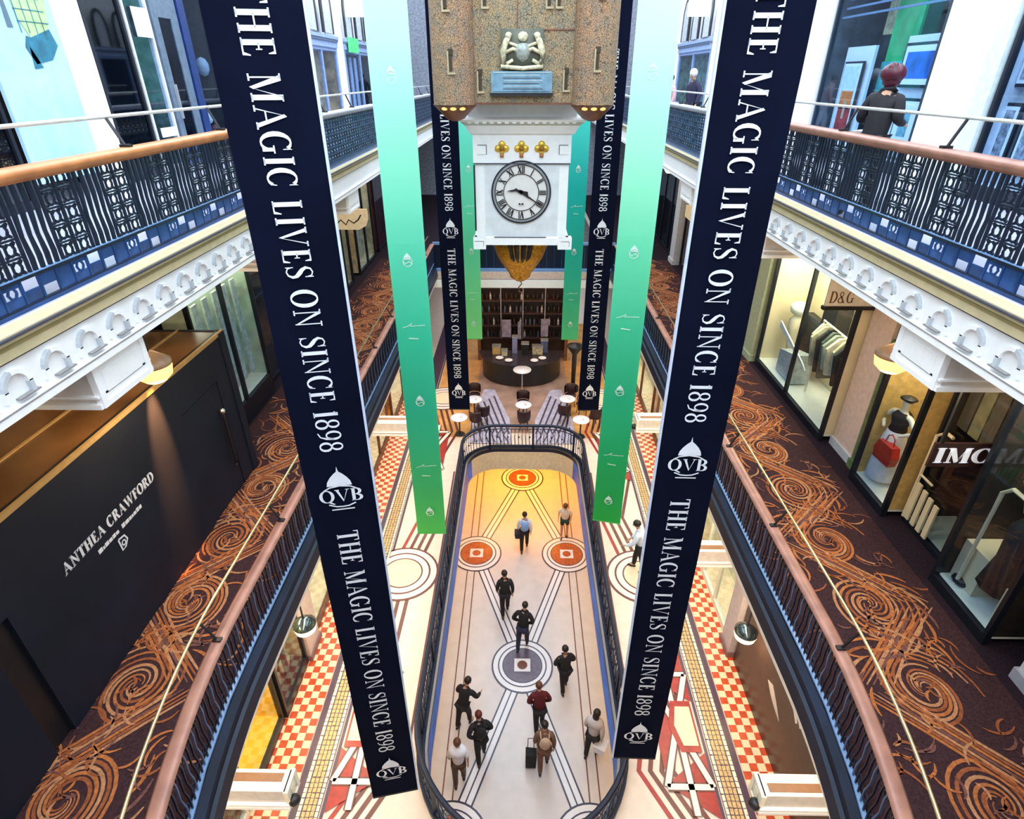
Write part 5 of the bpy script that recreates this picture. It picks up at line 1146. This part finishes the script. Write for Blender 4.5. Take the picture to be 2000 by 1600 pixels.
def person(loc, rz, label, top, legs, hair, h=1.72, lean=8, stride=.18, arms=((.05, .0), (-.05, .0)), head=6, long_coat=0, bag=None, pack=None, scarf=None, bun=None, shorts=False, elbow=0, skin=None, sleeves=True, hood=False):
    k = h/1.75; root = empty('person', loc, rz, label, 'person'); sk = skin or SKIN
    cl, sl = math.cos(R(lean)), math.sin(R(lean))
    def U(x, y, z):    # upper body leans about the pelvis
        dz = z-.95; return (x*k, (y*cl+dz*sl)*k, (.95+dz*cl-y*sl)*k)
    def D(x, y, z): return (x*k, y*k, z*k)
    P = {'pel': D(0, 0, .95), 'wst': U(0, 0, 1.10), 'chs': U(0, .01, 1.32), 'nkb': U(0, 0, 1.46), 'nk': U(0, .01, 1.52), 'hd': U(0, .03+head*.002, 1.61), 'ht': U(0, .02+head*.004, 1.70)}
    for s, n in ((-1, 'l'), (1, 'r')):
        st_ = stride*s
        P['hp'+n] = D(s*.09, 0, .90); P['kn'+n] = D(s*.10, st_*.55+.03, .50); P['an'+n] = D(s*.10, st_-.03*(s > 0), .09); P['to'+n] = D(s*.11, st_+.13, .04)
        P['sh'+n] = U(s*.175, 0, 1.42); ay, ax = arms[0] if s < 0 else arms[1]
        P['el'+n] = U(s*(.235+abs(ax)*.2), ay*.6-.02, 1.15); e = Vector(P['el'+n])
        dr_ = Vector((s*(.0-ax), .06+ay+elbow, -.25+elbow*.6)).normalized()*.25*k
        P['wr'+n] = tuple(e+dr_); P['pa'+n] = tuple(e+dr_*1.30)
        P['dir'+n] = dr_.normalized()
    V = []; Ed = []; Rd = []; ix = {}
    def v(n, r): ix[n] = len(V); V.append(P[n]); Rd.append(tuple(q*k for q in r) if isinstance(r, tuple) else r*k)
    for n, r in (('pel', (.14, .10)), ('wst', (.125, .09)), ('chs', (.15, .10)), ('nkb', (.075, .06)), ('nk', .05), ('hd', (.078, .092)), ('ht', (.062, .075))): v(n, r)
    for a, b in (('pel', 'wst'), ('wst', 'chs'), ('chs', 'nkb'), ('nkb', 'nk'), ('nk', 'hd'), ('hd', 'ht')): Ed.append((ix[a], ix[b]))
    for n in 'lr':
        for q, r in (('hp', .085), ('kn', .055), ('an', .036), ('to', .03), ('sh', .052), ('el', .038), ('wr', .024), ('pa', (.034, .020))): v(q+n, r)
        for a, b in (('pel', 'hp'+n), ('hp'+n, 'kn'+n), ('kn'+n, 'an'+n), ('an'+n, 'to'+n), ('chs', 'sh'+n), ('sh'+n, 'el'+n), ('el'+n, 'wr'+n), ('wr'+n, 'pa'+n)): Ed.append((ix[a], ix[b]))
        s = -1 if n == 'l' else 1; d = P['dir'+n]; pa = Vector(P['pa'+n]); side = Vector((0, 1, 0)).cross(d); side = side.normalized() if side.length > .1 else Vector((1, 0, 0)); fwd = Vector((0, 1, 0))
        for j, L in enumerate((.060, .070, .066, .052)):
            b0 = pa+fwd*((j-1.5)*.018*k)+d*.012*k
            for t, q in enumerate((b0+d*L*.55*k, b0+d*L*k+side*s*.0+Vector((-s*.018*k, .004, 0)))):
                V.append(tuple(q)); Rd.append((.0085-.001*t)*k); Ed.append((ix['pa'+n] if t == 0 else len(V)-2, len(V)-1))
        b0 = Vector(P['wr'+n])+d*.02*k
        for t, q in enumerate((b0+fwd*.035*k+d*.03*k, b0+fwd*.045*k+d*.065*k)):
            V.append(tuple(q)); Rd.append(.010*k); Ed.append((ix['wr'+n] if t == 0 else len(V)-2, len(V)-1))
    body = skin_mesh('body', V, Ed, Rd, sk, root, 0, 1)
    # face: nose, brow, ears and lips joined into one small mesh on the head
    hd = Vector(P['hd']); up = (Vector(P['ht'])-hd).normalized(); fw = Vector((0, up.z, -up.y)); 
    m = MB(); m.use(sk); m.ball(tuple(hd+fw*.098*k), .016*k, 6, sk, (1, 1, 1.5)); [m.ball(tuple(hd+Vector((s*.084*k, 0, 0))), .022*k, 6, sk, (.5, 1, 1.3)) for s in (-1, 1)]
    m.ball(tuple(hd+fw*.088*k-up*.045*k), .018*k, 6, M('lips', (.40, .13, .11)), (1.4, .6, .5)); [m.ball(tuple(hd+fw*.084*k+up*.02*k+Vector((s*.03*k, 0, 0))), .011*k, 6, M('eye_dark', (.03, .02, .02))) for s in (-1, 1)]
    m.build('face', None, root, True)
    hc = hd+up*.055*k-fw*.022*k; m = MB(); m.ball(tuple(hc), .105*k, 12, hair, (.92, 1.05, 1.0))
    if bun: m.ball(tuple(hd+up*.09*k-fw*.10*k), .075*k, 10, hair)
    if bun == 2: (m.ball(tuple(hd+up*.05*k-fw*.05*k), .135*k, 12, hair, (1.12, 1, .85)), m.ball(tuple(hd+up*.0*k-fw*.03*k), .12*k, 10, hair, (.95, 1, 1)))
    if hood: m.ball(tuple(hd-up*.05*k-fw*.07*k), .10*k, 10, hair, (.9, .7, 1.5))
    m.build('hair', None, root, True)
    # top
    names = ['pel', 'wst', 'chs', 'nkb', 'nk']; V = [P[n] for n in names]; V[0] = D(0, 0, .86); Rd = [(.185*k, .15*k), (.18*k, .145*k), (.205*k, .16*k), (.12*k, .10*k), (.068*k, .066*k)]; Ed = [(0, 1), (1, 2), (2, 3), (3, 4)]
    if long_coat:
        V.append(D(0, -.01, .95-long_coat)); Rd.append((.21*k, .18*k)); Ed.append((0, 5))
    for n in 'lr':
        b = len(V); V += [P['sh'+n], P['el'+n]]; Rd += [.088*k, .068*k]; Ed += [(2, b), (b, b+1)]
        if sleeves: V.append(P['wr'+n]); Rd.append(.042*k); Ed.append((b+1, b+2))
    skin_mesh('jacket' if sleeves else 'shirt', V, Ed, Rd, top, root, 2, 1)
    V = [P['pel']]; Rd = [(.155*k, .115*k)]; Ed = []
    for n in 'lr':
        b = len(V)
        if shorts: kk = Vector(P['hp'+n]).lerp(Vector(P['kn'+n]), .7); V += [P['hp'+n], tuple(kk)]; Rd += [.10*k, .085*k]; Ed += [(0, b), (b, b+1)]
        else: V += [P['hp'+n], P['kn'+n], P['an'+n]]; Rd += [.115*k, .082*k, .062*k]; Ed += [(0, b), (b, b+1), (b+1, b+2)]
    skin_mesh('trousers', V, Ed, Rd, legs, root, 0, 1)
    for n in 'lr':
        a = Vector(P['an'+n]); m = MB(); m.ball((a.x, a.y+.05*k, .045*k), .06*k, 8, BLACK, (.75, 2.1, .75)); m.build('shoe', None, root, True)
    if pack:
        m = MB(); c = U(0, -.17, 1.24); m.ball(tuple(c), .17*k, 10, pack, (.9, .55, 1.3)); m.build('backpack', None, root, True)
        m = MB(); [m.tube([U(s*.10, -.12, 1.36), U(s*.11, -.02, 1.47), U(s*.10, .13, 1.36), U(s*.12, .10, 1.15)], .018*k, 5, pack) for s in (-1, 1)]; m.build('backpack_strap', None, root)
    if scarf:
        m = MB(); m.ball(U(0, 0, 1.36), .24*k, 12, scarf, (1.0, .72, .72)); m.build('shawl', None, root, True)
    if bag:
        s, bm_, w_ = bag; n = 'r' if s > 0 else 'l'; pa = Vector(P['pa'+n]); b = empty('carried_bag', (loc[0], loc[1], loc[2]), rz, None, 'bag')
        x, y, z_ = pa; z_ -= .02
        m = MB(); m.prism([(x-w_*.35, y-w_*.5, z_-.30), (x+w_*.35, y-w_*.5, z_-.30), (x+w_*.45, y-w_*.5, z_-.08), (x-w_*.45, y-w_*.5, z_-.08)], (0, w_, 0), bm_); m.build('bag_body', None, b)
        m = MB(); m.tube([(x, y-w_*.3, z_-.08), (x, y-w_*.15, z_+.02), (x, y+w_*.15, z_+.02), (x, y+w_*.3, z_-.08)], .010, 5, bm_); m.build('strap', None, b)
        b['label'] = BAGL.pop(0)
    return root
HB_ = M('hair_black', (.010, .008, .008), .5, var=.3); HBR = M('hair_brown', (.10, .04, .02), .5, var=.3); HBU = M('hair_burgundy', (.075, .006, .022), .4, var=.3)
BLK = M('cloth_black', (.012, .012, .016), .85, var=.3); NVY = M('cloth_navy', (.02, .025, .06), .85); WSH = M('cloth_white', (.74, .78, .90), .85, var=.04); BRN = M('cloth_brown', (.16, .085, .055), .85, var=.3); REDC = M('cloth_dark_red', (.10, .006, .010), .8, var=.3); GRY = M('cloth_pale_grey', (.52, .50, .53), .85, var=.08); TAN = M('cloth_tan', (.55, .40, .28), .8); DGR = M('cloth_dark_green', (.02, .05, .04), .85); CRMC = M('cloth_cream', (.78, .70, .58), .85); LBL = M('cloth_light_blue', (.22, .45, .85), .7)
BAGL = ['navy bag held by the person in white shirt with blue backpack', 'black bag held by the person in long black coat', 'white carrier bag held by the person in pale grey shawl', 'white paper folder held by the woman with burgundy hair']
PR = [
 ((.10, 16.3, 0), 0, 'person in white shirt with pale blue backpack walking away down the lower floor', WSH, BLK, HB_, dict(pack=LBL, stride=.22, lean=4, bag=(-1, NVY, .3))),
 ((1.62, 17.0, 0), R(170), 'person in cream top and dark green shorts at far right of the lower floor', CRMC, DGR, HBR, dict(shorts=True, stride=.10, elbow=.25, sleeves=False)),
 ((-.53, 13.3, 0), R(10), 'person all in black walking upright above the purple medallion, left one', BLK, BLK, HB_, dict(h=1.80, stride=.20)),
 ((.03, 12.0, 0), R(-15), 'person in broad black jacket stepping onto the purple medallion', BLK, NVY, HB_, dict(h=1.74, lean=20, arms=((.05, .5), (.05, .4)), stride=.2)),
 ((1.23, 10.6, 0), R(15), 'person in long black coat right of the purple medallion', BLK, BLK, HB_, dict(long_coat=.30, arms=((.1, .4), (.15, .3)), bag=(-1, BLK, .25))),
 ((.48, 9.4, 0), R(8), 'person in dark red top and black trousers just below the purple medallion', REDC, BLK, HBR, dict(lean=16, arms=((.1, .35), (.1, .35)), stride=.16)),
 ((.57, 8.4, 0), R(2), 'person in brown coat with tan bag on back, walking behind the red top', BRN, BRN, HB_, dict(pack=TAN, long_coat=.28, lean=10)),
 ((1.81, 8.75, 0), R(-28), 'dark-haired person in pale grey shawl at right edge of the lower floor', GRY, BLK, HB_, dict(scarf=GRY, hood=True, bag=(1, WSH, .34), stride=.14)),
 ((-1.02, 8.6, 0), R(14), 'person in black jacket with black backpack at left of lower floor', BLK, BLK, M('hair_red_brown', (.12, .015, .012)), dict(pack=BLK, arms=((-.1, .4), (.1, .45)), lean=14, stride=.2)),
 ((-1.55, 9.5, 0), R(-30), 'person in black coat leaning in at left edge of the lower floor', BLK, BLK, HB_, dict(long_coat=.2, lean=22, arms=((.2, .3), (.45, .1)))),
 ((-1.52, 8.0, 0), R(5), 'person in white top and dark brown trousers at left edge of the lower floor', WSH, M('trouser_brown', (.06, .03, .02)), HBR, dict(scarf=WSH, lean=4, stride=.12, sleeves=False)),
 ((3.15, 11.7, GF), R(70), 'person in pale blue shirt on the circle mosaic, half behind nearest right banner', M('shirt_pale', (.62, .72, .88), .8), BLK, HB_, dict(arms=((.3, .1), (.2, .2)), lean=14)),
 ((4.42, 8.35, L2), R(-50), 'woman with burgundy hair in a black coat before the framed pictures, upper right', BLK, BLK, HBU, dict(h=1.76, bun=2, long_coat=.3, scarf=None, elbow=.3, bag=(-1, M('paper_white', (.70, .68, .75)), .3))),
 ((4.65, 18.4, L2), R(120), 'man in dark navy coat and white cap standing at distant upper right gallery', M('coat_ink', (.02, .02, .06), .8), BLK, M('cap_white', (.80, .80, .86)), dict(h=1.82, long_coat=.25, lean=8)),
 ((4.6, 20.8, L2), R(100), 'person in pink and white behind the man in white cap, distant upper right gallery', M('cloth_pink', (.62, .38, .40), .8), WSH, HBR, dict(h=1.7)),
 ((-5.9, 33.5, L2), R(180), 'person in black with pale collar on the distant upper left gallery by castle', BLK, BLK, HB_, dict(h=1.75, scarf=None)),
]
for loc, rz, lab, top, legs, hair, kw in PR: person(loc, rz, lab, top, legs, hair, **kw)
# wheeled trolley bag beside the brown coat
tb = empty('trolley_bag', (.24, 8.45, 0), 0, 'black trolley bag wheeled beside the person in brown coat', 'bag')
m = MB(); m.prism([(-.13, -.1, .08), (.13, -.1, .08), (.15, -.1, .58), (-.13, -.1, .62)], (0, .22, 0), BLK); m.build('bag_body', None, tb)
m = MB(); m.tube([(-.08, .1, .6), (-.07, .14, .95), (.07, .14, .95), (.08, .1, .6)], .012, 5, BLACK); m.build('handle', None, tb)
for x in (-.1, .1): m = MB(); m.ball((x, .08, .05), .05, 8, BLACK, (.5, 1, 1)); m.build('wheel', None, tb)
# shop mannequin
mn = empty('mannequin', (6.60, 8.92, L1+.16), R(100), 'white mannequin in black top and white skirt inside narrow lit window', 'mannequin')
MW = M('mannequin_white', (.80, .78, .68), .35)
V = [(0, 0, 1.0), (0, 0, 1.18), (0, 0, 1.36), (0, 0, 1.50), (0, .01, 1.62), (0, .01, 1.72), (-.18, 0, 1.42), (-.36, .02, 1.22), (-.16, .12, 1.06), (.18, 0, 1.42), (.36, .02, 1.20), (.16, .14, 1.08), (-.09, 0, .9), (-.09, 0, .5), (-.09, 0, .05), (.09, 0, .9), (.09, .03, .5), (.09, 0, .05)]
skin_mesh('figure', V, [(0, 1), (1, 2), (2, 3), (3, 4), (4, 5), (2, 6), (6, 7), (7, 8), (2, 9), (9, 10), (10, 11), (0, 12), (12, 13), (13, 14), (0, 15), (15, 16), (16, 17)], [(.13, .09), (.11, .08), (.14, .09), .05, (.075, .09), .06, .05, .04, .03, .05, .04, .03, .08, .055, .035, .08, .055, .035], MW, mn, 0, 1)
m = MB(); m.lathe([(.15, 1.10), (.13, 1.2), (.17, 1.38), (.12, 1.45), (.06, 1.46)], (0, 0, 0), 16, BLK); m.build('black_top', None, mn, True)
m = MB(); m.lathe([(.15, 1.10), (.19, .95), (.24, .55), (.26, .12), (.25, .10)], (0, 0, 0), 18, M('skirt_white', (.70, .72, .76), .7)); m.build('skirt', None, mn, True)
m = MB(); m.ball((0, -.02, 1.70), .09, 10, BLACK, (1, 1.1, .7)); m.lathe([(.14, 1.72), (.10, 1.75)], (0, 0, 0), 14, BLACK); m.build('hat', None, mn, True)
handbag((6.42, 8.74, L1+.72), .42, .36, .15, RED, 'bright red handbag held before the white mannequin', R(95))

print('objects', len(bpy.data.objects))
